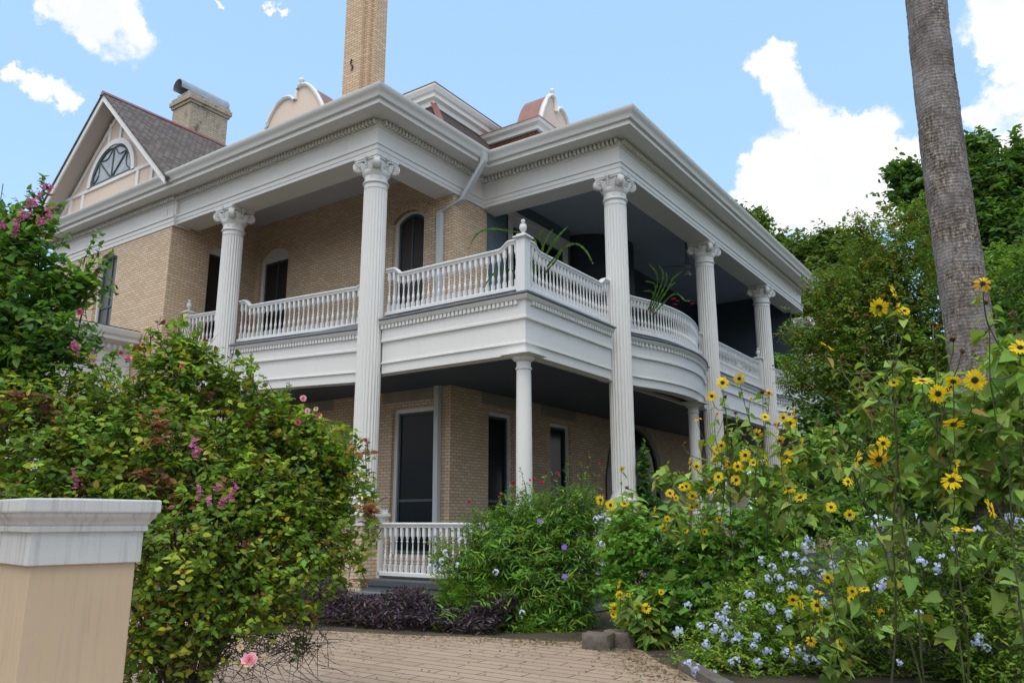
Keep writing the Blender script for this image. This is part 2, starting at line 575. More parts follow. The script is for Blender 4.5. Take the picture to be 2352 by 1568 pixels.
# ------------------------------------------------------------------ ground and path
g = MB()
gx = np.linspace(-1, 1, 25)
gx = np.sign(gx) * np.abs(gx) ** 3 * 900
for i in range(24):
    for j in range(24):
        g.quad((gx[i], gx[j], 0), (gx[i + 1], gx[j], 0), (gx[i + 1], gx[j + 1], 0), (gx[i], gx[j + 1], 0))
struct('ground', g, SOIL)
path_poly = [(-2.5, -2.95), (0.5, -2.7), (1.7, -2.72), (3.4, -2.25), (4.6, -1.75), (5.6, -1.55), (6.3, -1.05), (7.0, -1.6), (7.6, -2.35), (8.15, -2.75),
             (8.9, -3.9), (9.8, -5.4), (11.0, -8.0), (12.4, -12.0), (14.5, -17.0), (6.0, -17.0), (3.5, -8.0), (-2.5, -6.5)]
pm = MB().prism(path_poly, 'z', -0.02, 0.012)
struct('path', pm, PAVE)
# double soldier joint running across the paving
sj = MB()
for o_ in (0.0, 0.11):
    a, b = np.array([2.2, -3.9 - o_]), np.array([7.5, -6.9 - o_])
    d = (b - a) / np.linalg.norm(b - a)
    nrm = np.array([d[1], -d[0]])
    sj.quad(*[(q[0], q[1], 0.016) for q in (a - nrm * .006, b - nrm * .006, b + nrm * .006, a + nrm * .006)])
struct('path_joint', sj, simple('mortar_joint', (0.10, 0.08, 0.06), 0.9))


# ================================================================== HOUSE
HX = Vector((-2.0, 8.0, 0.0))
house = empty('brick_house', HX, 'two storey buff brick mansion with white columned double porch and balcony', 'house')
CX, YB, YD, YE, YF, YEND = 4.0, 3.94, 9.62, 14.97, 20.4, 23.2
K1, K2, XW = 0.283, 2.45, -7.40      # wall corner behind the porch, west wing corner


def part(name, data, mat, parent=None, **kw):
    return put(name, data, mat, house if parent is None else parent, **kw)


def bow(y0, y1, s, n=18):
    L = (y1 - y0) / 2
    R = (L * L + s * s) / (2 * s)
    return [(CX + math.sqrt(R * R - (y - y0 - L) ** 2) - (R - s), y) for y in np.linspace(y0, y1, n)]


BOW1, BOW2 = bow(4.3, 8.8, .45), bow(15.7, 20.0, .45)
# --- entablature of the upper porch (soffit, architrave, frieze, dentils, crown gutter) on a notched plan
EPATH = [(XW + 0.1, 0.0), (0, 0), (0, YB), (CX, YB), (CX, 19.2)]
ent = [(-.33, 9.71), (.33, 9.71), (.33, 9.795), (.345, 9.80), (.345, 9.895), (.375, 9.915), (.375, 9.97), (.30, 9.985), (.30, 10.34),
       (.34, 10.365), (.34, 10.52), (.30, 10.525), (-.33, 10.53), (-.33, 9.71)]
part('entablature', MB().sweep(EPATH, ent), TRIM)
corn = [(.28, 10.53), (.86, 10.515), (.86, 10.61), (.885, 10.625), (.93, 10.63), (.945, 10.66), (.955, 10.70), (.985, 10.745), (1.03, 10.785),
        (1.05, 10.83), (1.055, 10.865), (1.02, 10.87), (1.0, 10.82), (0.2, 10.84), (-2.2, 10.95), (-2.2, 10.6), (.28, 10.53)]
CPATH = [(-14.4, 0.0)] + EPATH[1:]
cornice = part('cornice', (MB().sweep(CPATH, corn), 35), TRIM)


def dentils(path, o0, o1, z0, z1, wd, sp, dz=None):
    """toothed course: one ribbon whose front steps in and out"""
    m = MB()
    for a, b in zip(path[:-1], path[1:]):
        a, b = np.array(a, float), np.array(b, float)
        L = np.linalg.norm(b - a)
        d = (b - a) / L
        nr = np.array([d[1], -d[0]])
        k = max(1, int(L / sp))
        pts = [a + nr * (o0 - .02)]
        for i in range(k):
            c = (i + .5) * L / k
            for t, o in ((c - wd / 2, o0 + .004), (c - wd / 2, o1), (c + wd / 2, o1), (c + wd / 2, o0 + .004)):
                pts.append(a + d * t + nr * o)
        pts.append(b + nr * (o0 - .02))
        n = len(pts)
        vs = [(*q, z + (dz(q) if dz else 0)) for z in (z0, z1) for q in pts]
        fs = [(q, q + 1, n + q + 1, n + q) for q in range(n - 1)]
        for i in range(k):
            for h in (0, n):
                fs.append((h + 4 * i + 1, h + 4 * i + 2, h + 4 * i + 3, h + 4 * i + 4))
        m.add(vs, fs)
    return m


part('dentil_course', dentils([(XW + .1, 0), (.34, 0)], .34, .45, 10.40, 10.505, .055, .11), TRIM)
dd = dentils([(0, -.34 + .1), (0, YB - .36)], .34, .45, 10.40, 10.505, .055, .11)
part('dentil_course', dd, TRIM)
part('dentil_course', dentils([(.42, YB), (CX + .34, YB)], .34, .45, 10.40, 10.505, .055, .11), TRIM)
part('dentil_course', dentils([(CX, YB - .30), (CX, 19.2)], .34, .45, 10.40, 10.505, .055, .11), TRIM)
# wing part of the entablature stands 8 cm forward of the porch part
went = [(-.1, 9.66), (.42, 9.66), (.42, 9.775), (.435, 9.78), (.435, 9.88), (.465, 9.90), (.465, 9.96), (.39, 9.975), (.39, 10.34),
        (.42, 10.365), (.42, 10.52), (-.1, 10.52), (-.1, 9.66)]
part('entablature', MB().sweep([(-14.2, 0), (XW + .1, 0)], went), TRIM)
part('dentil_course', dentils([(-14.2, 0), (XW + .1, 0)], .42, .52, 10.40, 10.505, .055, .11), TRIM)
# ceiling and floors of the porches
part('porch_ceiling', MB().prism([(-7.6, -.3), (.3, -.3), (.3, 2.5), (-7.6, 2.5)], 'z', 10.52, 10.56), CEIL)
part('porch_ceiling', MB().prism([(.3, YB - .32), (CX + .3, YB - .32), (CX + .3, 19.2), (0, 19.2), (0, YB - .32)], 'z', 10.52, 10.56), BLUEC)
FL = [(-7.4, .12), (CX - .12, .12), (CX - .12, 4.5)] + [(x - .12, y + .2) for x, y in BOW1] + [(x - .12, y + .2) for x, y in BOW2] + [(CX - .12, 23), (K1 - .3, 23), (K1 - .3, K2 + .2), (-7.4, K2 + .2)]
part('balcony_floor', MB().prism(FL, 'z', 5.86, 6.0), GREY)
part('porch_ceiling', MB().prism(FL, 'z', 4.86, 4.92), BLUE)
FL2 = [(-7.6, -.28), (CX + .28, -.28), (CX + .28, 23), (K1 - .3, 23), (K1 - .3, K2 + .2), (-7.6, K2 + .2)]
part('porch_floor', MB().prism(FL2, 'z', .50, .60), simple('dark_deck_paint', (0.085, 0.09, 0.10), 0.55, 0.25, 3.0))
part('porch_skirt', MB().sweep([(-7.6, -.2), (CX + .2, -.2), (CX + .2, 22.9)], [(0, .02), (.04, .02), (.04, .30), (.10, .32), (.10, .36), (.02, .38), (.02, .498), (0, .498)]), GREY)
# --- balcony girder
gird = [(-.16, 4.70), (.12, 4.70), (.12, 4.895), (.155, 4.90), (.155, 4.935), (.125, 4.95), (.125, 5.36), (.175, 5.375), (.175, 5.42), (.155, 5.435),
        (.155, 5.735), (.21, 5.745), (.245, 5.80), (.245, 5.825), (-.16, 5.83), (-.16, 4.70)]
led = [(-.1, 5.835), (.25, 5.83), (.285, 5.84), (.285, 5.868), (.20, 5.90), (.1, 5.938), (-.1, 5.94)]
tilt = lambda q: (-(q[0] + 2.6) * 0.045)
# the balcony line stands 20 cm behind the axes of the giant columns (local paths + TB)
TB, TL = Vector((-.14, .22, .075)), Vector((-.14, .22, 0.0))
GIRDERS = [([(-7.1, 0), (-5.17 - .035, 0)], tilt), ([(-4.74, 0), (-.035, 0)], tilt), ([(.43, 0), (CX, 0), (CX, YB - .63)], None),
           ([(CX, YB + .05)] + BOW1[1:-1] + [(CX, 8.8), (CX, YD - .63)], None), ([(CX, YD + .05), (CX, YE - .63)], None),
           ([(CX, YE + .05), (CX, 15.7)] + BOW2[1:-1] + [(CX, 20.0), (CX, YF - .63)], None), ([(CX, YF + .05), (CX, 23)], None)]
for yc in (YB, YD, YE, YF):
    part('girder_return', MB().box(CX - .33, yc - .46, 4.77, CX - .09, yc - .1, 6.0), WHITE)
for pth, dzf in GIRDERS:
    gd_ = part('balcony_girder', (MB().sweep(pth, gird, dzf), 30), WHITE, loc=TB)
    put('ledge', MB().sweep(pth, led, dzf), LEDGE, gd_)
    dpth = pth if len(pth) > 3 else [(a + (0.0 if i == 0 else 0), b) for i, (a, b) in enumerate(pth)]
    put('dentil_course', dentils(dpth, .155, .21, 5.655, 5.733, .06, .10, dzf), WHITE, gd_)
part('lower_frieze_board', MB().sweep([(-7.3, 0), (CX, 0), (CX, 23)], [(-.12, 4.76), (-.02, 4.76), (-.02, 4.69), (-.12, 4.69), (-.12, 4.76)]), WHITE, loc=TB)


# --- giant columns
def shaft_f(r, a, z):
    k = 24
    t = (a * k / (2 * math.pi)) % 1.0
    if 2.36 < z < 8.98:
        x = abs(t - .5) / .5
        dpt = math.sqrt(max(0, 1 - (x / .74) ** 2)) if x < .74 else 0
        return r - .022 * dpt
    return r


def big_shaft():
    prof = [(.30, 2.215), (.285, 2.25), (.267, 2.30), (.265, 2.36), (.265, 2.365), (.267, 4.5), (.265, 6.6), (.262, 8.97), (.262, 8.985), (.262, 9.08), (.29, 9.095),
            (.30, 9.115), (.29, 9.135), (.262, 9.15), (.258, 9.28)]
    return MB().lathe(prof, 24 * 7, f=shaft_f)


def spiral(ax, c, r0, turns, side, m):
    """raised volute line in the vertical plane through direction ax"""
    ax = np.array([ax[0], ax[1], 0.0])
    nr = np.array([-ax[1], ax[0], 0.0]) * side
    pts, rad = [], []
    for i in range(40):
        t = i / 39
        th = math.pi * .5 - 2 * math.pi * turns * t
        r = r0 * (1 - .86 * t)
        pts.append(np.array(c) + ax * r * math.cos(th) + np.array([0, 0, 1.0]) * r * math.sin(th) + nr * (.052 + .02 * t))
        rad.append(.020 * (1 - .45 * t))
    m.tube(pts, rad, 6)


def capital():
    m = MB()
    m.lathe([(.262, 9.27), (.275, 9.285), (.30, 9.33), (.315, 9.38), (.30, 9.42), (.29, 9.62)], 40)
    # concave-sided abacus
    pts = []
    for q in range(4):
        a0 = math.pi / 4 + q * math.pi / 2
        for k in range(-4, 5):
            s_ = k / 4
            aa = a0 + math.pi / 4 * (1 + s_)
            rr = .335 + .165 * abs(s_) ** 2.2
            pts.append((rr * math.cos(aa), rr * math.sin(aa)))
    for z0, z1, sc in ((9.615, 9.655, .95), (9.657, 9.71, 1.0)):
        m.prism([(x * sc, y * sc) for x, y in pts], 'z', z0, z1)
    for q in range(4):
        a = math.pi / 4 + q * math.pi / 2
        d = np.array([math.cos(a), math.sin(a)])
        c = np.array([d[0] * .405, d[1] * .405, 9.50])
        # volute body: thick disc plus band rising into the abacus
        nr = np.array([-d[1], d[0]])
        n = 22
        ring = []
        for i in range(n):
            th = 2 * math.pi * i / n
            ring.append((math.cos(th) * .122, math.sin(th) * .122))
        vs = [(c[0] + d[0] * p[0] + nr[0] * s_, c[1] + d[1] * p[0] + nr[1] * s_, c[2] + p[1]) for s_ in (-.055, .055) for p in ring]
        m.add(vs, [tuple(range(n)), tuple(range(n, 2 * n))[::-1]] + [(i, (i + 1) % n, n + (i + 1) % n, n + i) for i in range(n)])
        spiral(d, c, .108, 2.1, 1, m)
        spiral(d, c, .108, 2.1, -1, m)
        for sd in (-1, 1):
            m.lathe([(.001, -.03), (.03, -.01), (.034, .0), (.03, .01), (.001, .03)], 8, tuple(c + np.array([*(nr * .07 * sd), 0])))
        m.obox(d * .36, d * .10, nr * .05, 9.56, 9.625)
        # acanthus ears between the volutes and the rosette on the abacus
        for sd in (-1, 1):
            for k in range(3):
                e = math.pi / 4 + q * math.pi / 2 + sd * (.30 + .13 * k)
                rr = .325 - .01 * k
                m.tube([(rr * .93 * math.cos(e), rr * .93 * math.sin(e), 9.34), (rr * 1.06 * math.cos(e), rr * 1.06 * math.sin(e), 9.47),
                        (rr * 1.16 * math.cos(e - sd * .05), rr * 1.16 * math.sin(e - sd * .05), 9.585 - .02 * k)], [.018, .03, .02], 5)
        b = q * math.pi / 2
        for (rr, z, s_) in ((.36, 9.655, .05), (.35, 9.57, .034), (.335, 9.50, .03), (.325, 9.44, .026)):
            m.lathe([(.001, -s_), (s_ * .7, -s_ * .7), (s_, 0), (s_ * .7, s_ * .7), (.001, s_)], 8, (rr * math.cos(b), rr * math.sin(b), z))
        for k in range(5):      # petals of the rosette
            th = k * 2 * math.pi / 5
            m.lathe([(.001, -.026), (.024, 0), (.001, .026)], 6, (.385 * math.cos(b) - .05 * math.sin(b) * math.cos(th), .385 * math.sin(b) + .05 * math.cos(b) * math.cos(th), 9.655 + .05 * math.sin(th)))
        for bb in (b, b + math.pi / 4):   # small fleurons on the necking
            for (dx, dz_) in ((0, .05), (-.025, .02), (.025, .02), (-.02, -.025), (.02, -.025), (0, -.005)):
                e = bb + .39 + dx / .26
                m.lathe([(.001, -.018), (.014, 0), (.001, .018)], 6, (.262 * math.cos(e), .262 * math.sin(e), 9.215 + dz_))
    return m


def col_base():
    m = MB().box(-.36, -.36, 1.88, .36, .36, 1.95)
    m.lathe([(.33, 1.95), (.355, 1.975), (.36, 2.01), (.345, 2.045), (.315, 2.06), (.295, 2.085), (.295, 2.105), (.32, 2.12), (.335, 2.15), (.325, 2.18), (.30, 2.20), (.30, 2.22)], 40)
    return m


def ped_block():
    m = MB().box(-.33, -.33, 1.63, .33, .33, 1.76)
    sq = lambda a: [(-a, -a), (a, -a), (a, a), (-a, a)]
    prof = [(.335, 1.755), (.345, 1.775), (.375, 1.80), (.40, 1.815), (.40, 1.87), (.36, 1.878)]
    vs, fs = [], []
    for a, z in prof:
        vs += [(x, y, z) for x, y in sq(a)]
    for j in range(len(prof) - 1):
        fs += [(j * 4 + i, j * 4 + (i + 1) % 4, j * 4 + 4 + (i + 1) % 4, j * 4 + 4 + i) for i in range(4)]
    fs.append(tuple(range(len(vs) - 4, len(vs))))
    return m.add(vs, fs)


ME_SH, ME_CAP, ME_BASE, ME_PED = big_shaft().mesh('column', 25), capital().mesh('capital', 40), col_base().mesh('base', 40), ped_block().mesh('pedestal')
ME_PIER = MB().box(-.29, -.29, 0, .29, .29, 1.63).mesh('pier')
for (x, y) in ((0, 0), (CX, YB), (CX, YD), (CX, YE), (-5.17, 0), (CX, YF)):
    c = part('column', ME_SH, WHITE, loc=(x, y, 0))
    put('capital', ME_CAP, WHITE, c)
    put('column_base', ME_BASE, WHITE, c)
    put('pedestal', ME_PED, WHITE, c)
    put('brick_pier', ME_PIER, BRICK, c)
# --- slender tuscan columns of the lower porch
ts = MB().lathe([(.148, 2.0), (.150, 2.6), (.147, 3.4), (.138, 4.30), (.135, 4.42), (.155, 4.425), (.158, 4.44), (.155, 4.455), (.136, 4.46), (.136, 4.56), (.16, 4.575), (.20, 4.60), (.215, 4.63), (.215, 4.655)], 32)
tb = MB().box(-.22, -.22, 1.80, .22, .22, 1.84).lathe([(.20, 1.84), (.215, 1.87), (.20, 1.90), (.17, 1.915), (.165, 1.93), (.18, 1.945), (.18, 1.97), (.155, 1.985), (.15, 2.01)], 32)
tp = MB().box(-.2, -.2, .6, .2, .2, 1.76).box(-.24, -.24, 1.76, .24, .24, 1.798)
tq = MB().box(-.36, -.36, 4.657, .36, .36, 4.679).box(-.31, -.31, 4.62, .31, .31, 4.655) if False else MB().box(-.33, -.33, 4.675, .33, .33, 4.698).box(-.25, -.25, 4.657, .25, .25, 4.674)
ME_T, ME_TB, ME_TP, ME_TQ = ts.mesh('porch_column', 30), tb.mesh('column_base', 30), tp.mesh('pedestal'), tq.mesh('abacus')
for (x, y) in ((CX - .14, .22), (CX + .08, 7.95), (CX + .08, 18.1)):
    c = part('porch_column', ME_T, WHITE, loc=(x, y, 0), scale=(1, 1, 1.0149))
    put('column_base', ME_TB, WHITE, c)
    put('pedestal', ME_TP, WHITE, c)
    put('abacus', ME_TQ, WHITE, c)


# --- balustrades
def baluster_mb(h):
    m = MB()
    s_ = .031
    sqf = lambda z0, z1, a=s_: m.box(-a, -a, z0, a, a, z1)
    sqf(0, .17 * h)
    sqf(.80 * h, h)
    P = [(.030, .17), (.022, .18), (.022, .19), (.030, .20), (.030, .215), (.020, .225), (.026, .25), (.031, .30), (.030, .34), (.022, .40), (.016, .43), (.024, .44), (.024, .455), (.016, .465),
         (.015, .48), (.014, .60), (.016, .66), (.026, .675), (.026, .69), (.016, .70), (.022, .73), (.030, .765), (.031, .80)]
    m.lathe([(r, z * h) for r, z in P], 10, cap=False)
    return m


HB = .83
ME_BAL = baluster_mb(HB).mesh('baluster', 35)
ME_BAL2 = baluster_mb(.86).mesh('baluster', 35)
railp = lambda z: [(-.035, z - .10), (.035, z - .10), (.045, z - .075), (.045, z - .06), (.062, z - .05), (.07, z - .025), (.06, z - .005), (.03, z), (-.03, z), (-.06, z - .005), (-.07, z - .025),
                   (-.062, z - .05), (-.045, z - .06), (-.045, z - .075), (-.035, z - .10)]
lowp = lambda z0, z1: [(-.05, z0), (.05, z0), (.05, z1 - .012), (.035, z1), (-.035, z1), (-.05, z1 - .012), (-.05, z0)]
POST = MB().box(-.10, -.10, 5.94, .10, .10, 7.0)
FIN = MB().lathe([(.045, 7.10), (.055, 7.115), (.03, 7.13), (.026, 7.15), (.05, 7.175), (.072, 7.22), (.075, 7.27), (.06, 7.30), (.066, 7.305), (.066, 7.315), (.03, 7.325), (.022, 7.345), (.036, 7.36), (.044, 7.385), (.036, 7.41), (.001, 7.425)], 20)
CAPB = MB().box(-.115, -.115, 7.0, .115, .115, 7.025).box(-.15, -.15, 7.025, .15, .15, 7.055).box(-.10, -.10, 7.055, .10, .10, 7.10)
ME_POST, ME_FIN, ME_CAPB = POST.mesh('newel_post'), FIN.mesh('finial', 40), CAPB.mesh('post_cap')


def add_post(parent, x, y, dz=0):
    p = put('newel_post', ME_POST, RAIL, parent, loc=(x, y, dz))
    q = put('post_cap', ME_CAPB, RAIL, parent, loc=(x, y, dz))
    put('finial', ME_FIN, RAIL, parent, loc=(x, y, dz))


def rail_z(t, L, ztop, ends):
    """the hand rail swoops up at its ends"""
    z = ztop
    for (d, up) in ((t, ends[0]), (L - t, ends[1])):
        if up:
            if d < .22:
                z = max(z, ztop + up)
            elif d < .46:
                k = (d - .22) / .24
                z = max(z, ztop + up * (1 - k * k * (3 - 2 * k)))
    return z


LEFTOVER = MB()


def balustrade(a, b, n, zb, ztop, ends, dz=None, individual=True, inset=(0, 0), me=ME_BAL, hb=HB):
    a, b = np.array(a, float), np.array(b, float)
    L = np.linalg.norm(b - a)
    d = (b - a) / L
    nr = np.array([d[1], -d[0]])
    m = MB()
    k = 60
    prof = railp(0)
    vs = []
    for i in range(k + 1):
        q = a + d * L * i / k
        z = rail_z(L * i / k, L, ztop, ends) + (dz(q) if dz else 0)
        vs += [(q[0] + nr[0] * o, q[1] + nr[1] * o, z + h) for o, h in prof]
    K = len(prof)
    m.add(vs, [(i * K + j, (i + 1) * K + j, (i + 1) * K + j + 1, i * K + j + 1) for i in range(k) for j in range(K - 1)] + [tuple(range(K)), tuple(range(k * K, (k + 1) * K))])
    T_ = TB if zb > 3 else TL
    bl = part('balustrade', (m, 35), RAIL, loc=T_)
    put('bottom_rail', MB().sweep([a, b], lowp(zb - .075, zb), dz), RAIL, bl)
    ang = math.atan2(d[1], d[0])
    for i in range(n):
        t = inset[0] + (L - inset[0] - inset[1]) * (i + .5) / n
        q = a + d * t
        top = rail_z(t, L, ztop, ends) - .098
        z0 = zb + (dz(q) if dz else 0)
        if individual:
            put('baluster', me, RAIL, bl, loc=(q[0], q[1], z0 - .002), rot=(0, 0, ang), scale=(1, 1, (top - zb + .004) / hb))
        else:
            mm = baluster_mb(top - zb)
            LEFTOVER.add([(x * math.cos(ang) - y * math.sin(ang) + q[0] + T_[0], x * math.sin(ang) + y * math.cos(ang) + q[1] + T_[1], z + z0 + T_[2]) for x, y, z in mm.v], mm.f)
    return bl


b1 = balustrade((.39, 0), (CX - .09, 0), 25, 6.075, 6.905, (.16, .13))
add_post(b1, CX, 0)
b2 = balustrade((CX, .09), (CX, YB - .42), 25, 6.075, 6.905, (.13, .16))
b3 = balustrade((-4.78, 0), (-.04, 0), 28, 6.06, 6.92, (.16, .16), tilt)
b4 = balustrade((-7.05, 0), (-5.22, 0), 11, 6.06, 6.92, (.0, .0), tilt, False)
add_post(b4, -7.07, 0, .17)
b5 = balustrade((.45, 0), (CX - .22, 0), 22, .73, 1.69, (0, 0), None, True, (0.08, 0.02), ME_BAL2, .86)
put('rail_post', MB().box(.41, -.05, .6, .48, .05, 1.62), RAIL, b5)
for (a, b, n, e, zb, zt) in (((CX, YD + .05), (CX, YE - .6), 36, (.16, .0), 6.075, 6.905), ((CX, YF + .1), (CX, 23), 17, (0, 0), 6.075, 6.905), ((CX, .3), (CX, YB - .5), 20, (0, 0), .73, 1.69),
                             ((-4.6, 0), (-.16, 0), 30, (0, 0), .73, 1.69), ((CX, YB + .15), (CX, YD - .5), 34, (0, 0), .73, 1.69)):
    bb_ = balustrade(a, b, n, zb, zt, e, None, False)
    if a[1] > YD and a[1] < YF:
        add_post(bb_, CX, YE - .58, 0)
for bw, yb, ye in ((BOW1, YB + .08, YD - .42), (BOW2, YE + .08, YF - .42)):
    full_ = [(CX, yb)] + bw[1:-1] + [(CX, bw[-1][1] + .02), (CX, ye)]
    rl = part('balustrade', (MB().sweep(full_, railp(6.905)), 35), RAIL, loc=TB)
    put('bottom_rail', MB().sweep(full_, lowp(6.0, 6.075)), RAIL, rl)
    dist = np.concatenate([[0], np.cumsum([np.hypot(q[0] - p[0], q[1] - p[1]) for p, q in zip(full_[:-1], full_[1:])])])
    for t in np.linspace(.1, dist[-1] - .1, 42):
        i = min(int(np.searchsorted(dist, t)), len(full_) - 1)
        f = (t - dist[i - 1]) / (dist[i] - dist[i - 1])
        q = np.array(full_[i - 1]) * (1 - f) + np.array(full_[i]) * f
        mm = baluster_mb(.732)
        LEFTOVER.add([(x + q[0] + TB[0], y + q[1] + TB[1], z + 6.075 + TB[2]) for x, y, z in mm.v], mm.f)
tag(part('baluster', (LEFTOVER, 35), RAIL), kind='stuff')


# --- walls with openings.  o: origin (2d), d: direction (2d), nrm: outward normal
def wall(o, d, nrm, L, z0, z1, ops, name='wall', mat=None, depth=.22):
    o, d, nrm = (np.array(q, float) for q in (o, d, nrm))
    m = MB()
    P = lambda s, z, k=0.0: (*(o + d * s - nrm * k), z)

    def face(s0, s1, a, b):
        if s1 - s0 > 1e-4 and b - a > 1e-4:
            m.quad(P(s0, a), P(s1, a), P(s1, b), P(s0, b))
    xs = sorted({0.0, L} | {q for op in ops for q in op[:2]})
    for s0, s1 in zip(xs[:-1], xs[1:]):
        here = sorted([op for op in ops if op[0] <= s0 + 1e-6 and op[1] >= s1 - 1e-6], key=lambda q: q[2])
        z = z0
        for op in here:
            face(s0, s1, z, op[2])
            z = op[3]
            if op[4] > 0:     # segmental arch head
                c0, c1, zs, zt = op[0], op[1], op[3] - op[4], op[3]
                hw, r_ = (c1 - c0) / 2, op[4]
                R = (hw * hw + r_ * r_) / (2 * r_)
                arc = [(s, zs + math.sqrt(max(0, R * R - (s - c0 - hw) ** 2)) - (R - r_)) for s in np.linspace(c0, c1, 15)]
                for (sa, za), (sb, zb_) in zip(arc[:-1], arc[1:]):
                    m.quad(P(sa, za), P(sb, zb_), P(sb, zt), P(sa, zt))
                    m.quad(P(sa, za), P(sb, zb_), P(sb, zb_, depth), P(sa, za, depth))
        face(s0, s1, z, z1)
    for op in ops:
        s0, s1, a, b, r_ = op[:5]
        b2_ = b - r_
        m.quad(P(s0, a), P(s0, b2_), P(s0, b2_, depth), P(s0, a, depth))
        m.quad(P(s1, a), P(s1, b2_), P(s1, b2_, depth), P(s1, a, depth))
        m.quad(P(s0, a), P(s1, a), P(s1, a, depth), P(s0, a, depth))
        if r_ == 0:
            m.quad(P(s0, b), P(s1, b), P(s1, b, depth), P(s0, b, depth))
    # back of the wall
    m.quad(P(0, z0, .32), P(L, z0, .32), P(L, z1, .32), P(0, z1, .32))
    m.quad(P(0, z1), P(L, z1), P(L, z1, .32), P(0, z1, .32))
    return part(name, m, mat or BRICK)


def arc_pts(c0, c1, zs, r_, n=16):
    hw = (c1 - c0) / 2
    if r_ <= 0:
        return [(c0, zs), (c1, zs)]
    R = (hw * hw + r_ * r_) / (2 * r_)
    return [(s, zs + math.sqrt(max(0, R * R - (s - c0 - hw) ** 2)) - (R - r_)) for s in np.linspace(c0, c1, n)]


def window(o, d, nrm, op, fw=.09, kind='sash', glass=None, sash=None, tymp=0.0, frame=None, back=.14):
    """white frame, teal sash and pane in an opening; tymp > 0 closes the arch with a white board"""
    o, d, nrm = (np.array(q, float) for q in (o, d, nrm))
    s0, s1, a, b, r_ = op[:5]
    P = lambda s, z, k: (*(o + d * s - nrm * k), z)

    def ring(m, outer, inner, k0, k1):
        n = len(outer)
        vs = [P(*q, k0) for q in outer] + [P(*q, k0) for q in inner] + [P(*q, k1) for q in inner]
        m.add(vs, [(i, i + 1, n + i + 1, n + i) for i in range(n - 1)] + [(n + i, n + i + 1, 2 * n + i + 1, 2 * n + i) for i in range(n - 1)])
    out = [(s0, a)] + arc_pts(s0, s1, b - r_, r_) + [(s1, a)]
    inn = [(s0 + fw, a)] + arc_pts(s0 + fw, s1 - fw, b - r_ - (0 if r_ else fw), max(0, r_ - fw * .6)) + [(s1 - fw, a)]
    m = MB()
    ring(m, out, inn, back - .04, back + .03)
    if tymp:
        pl = [(s0 + fw, tymp), (s1 - fw, tymp)] + arc_pts(s0 + fw, s1 - fw, b - r_, max(0, r_ - fw * .6))[::-1]
        m.add([P(*q, back - .02) for q in pl], [tuple(range(len(pl)))])
    wn = part('window', m, frame or WHITE)
    top = tymp if tymp else None
    inn2 = inn if not top else [(s0 + fw, a), (s0 + fw, top), (s1 - fw, top), (s1 - fw, a)]
    e = .055
    cen = np.mean(np.array(inn2), 0)
    sh = []
    for (s, z) in inn2:
        sh.append((s + (e if s < cen[0] else -e), z if z <= a + 1e-6 else z - e))
    ms = MB()
    ring(ms, inn2, sh, back + .012, back + .05)
    if kind == 'sash':
        zm = a + (b - a) * .36
        ms.obox(o + d * (s0 + s1) / 2 - nrm * (back + .035), d * ((s1 - s0) / 2 - fw), nrm * .02, zm - .03, zm + .03)
        ms.obox(o + d * (s0 + s1) / 2 - nrm * (back + .035), d * ((s1 - s0) / 2 - fw), nrm * .022, a, a + .09)
    if kind == 'mull':
        ms.obox(o + d * (s0 + s1) / 2 - nrm * (back + .035), d * .025, nrm * .02, a, b - .1)
        zm = a + (b - a) * .30
        ms.obox(o + d * (s0 + s1) / 2 - nrm * (back + .035), d * ((s1 - s0) / 2 - fw), nrm * .018, zm - .03, zm + .03)
    if kind == 'shutter':
        for f in (.5,):
            ms.obox(o + d * (s0 + s1) / 2 - nrm * (back + .045), d * .02, nrm * .02, a, b - .12)
    put('sash', ms, sash or TEAL, wn)
    pn = MB()
    pl = sh
    pn.add([P(*q, back + .045) for q in pl], [tuple(range(len(pl)))])
    put('pane', pn, glass or GLASS, wn)
    return wn


def arch_band(o, d, nrm, op, wd=.26):
    o, d, nrm = (np.array(q, float) for q in (o, d, nrm))
    s0, s1, a, b, r_ = op[:5]
    i1 = arc_pts(s0, s1, b - r_, r_, 18)
    hw = (s1 - s0) / 2
    sc = (hw + wd) / hw
    i2 = [(s0 + hw + (s - s0 - hw) * sc, z + wd * .82) for s, z in i1]
    P = lambda s, z, k: (*(o + d * s + nrm * k), z)
    me = bpy.data.meshes.new('brick_arch')
    n = len(i1)
    me.from_pydata([P(*q, .012) for q in i1] + [P(*q, .012) for q in i2] + [P(*q, -.02) for q in i2], [], [(i, i + 1, n + i + 1, n + i) for i in range(n - 1)] + [(n + i, n + i + 1, 2 * n + i + 1, 2 * n + i) for i in range(n - 1)])
    uv = me.uv_layers.new(name='UVMap')
    co = []
    for f in me.polygons:
        for li in f.loop_indices:
            vi = me.loops[li].vertex_index
            i = vi % n
            co += [0.02 + (.2 if vi >= n else 0), i * (s1 - s0) / (n - 1) * 1.1]
    uv.data.foreach_set('uv', co)
    part('brick_arch', me, BRICK)


E1, E2 = (1, 0), (0, 1)
FACE_S, FACE_E = (0, -1), (1, 0)
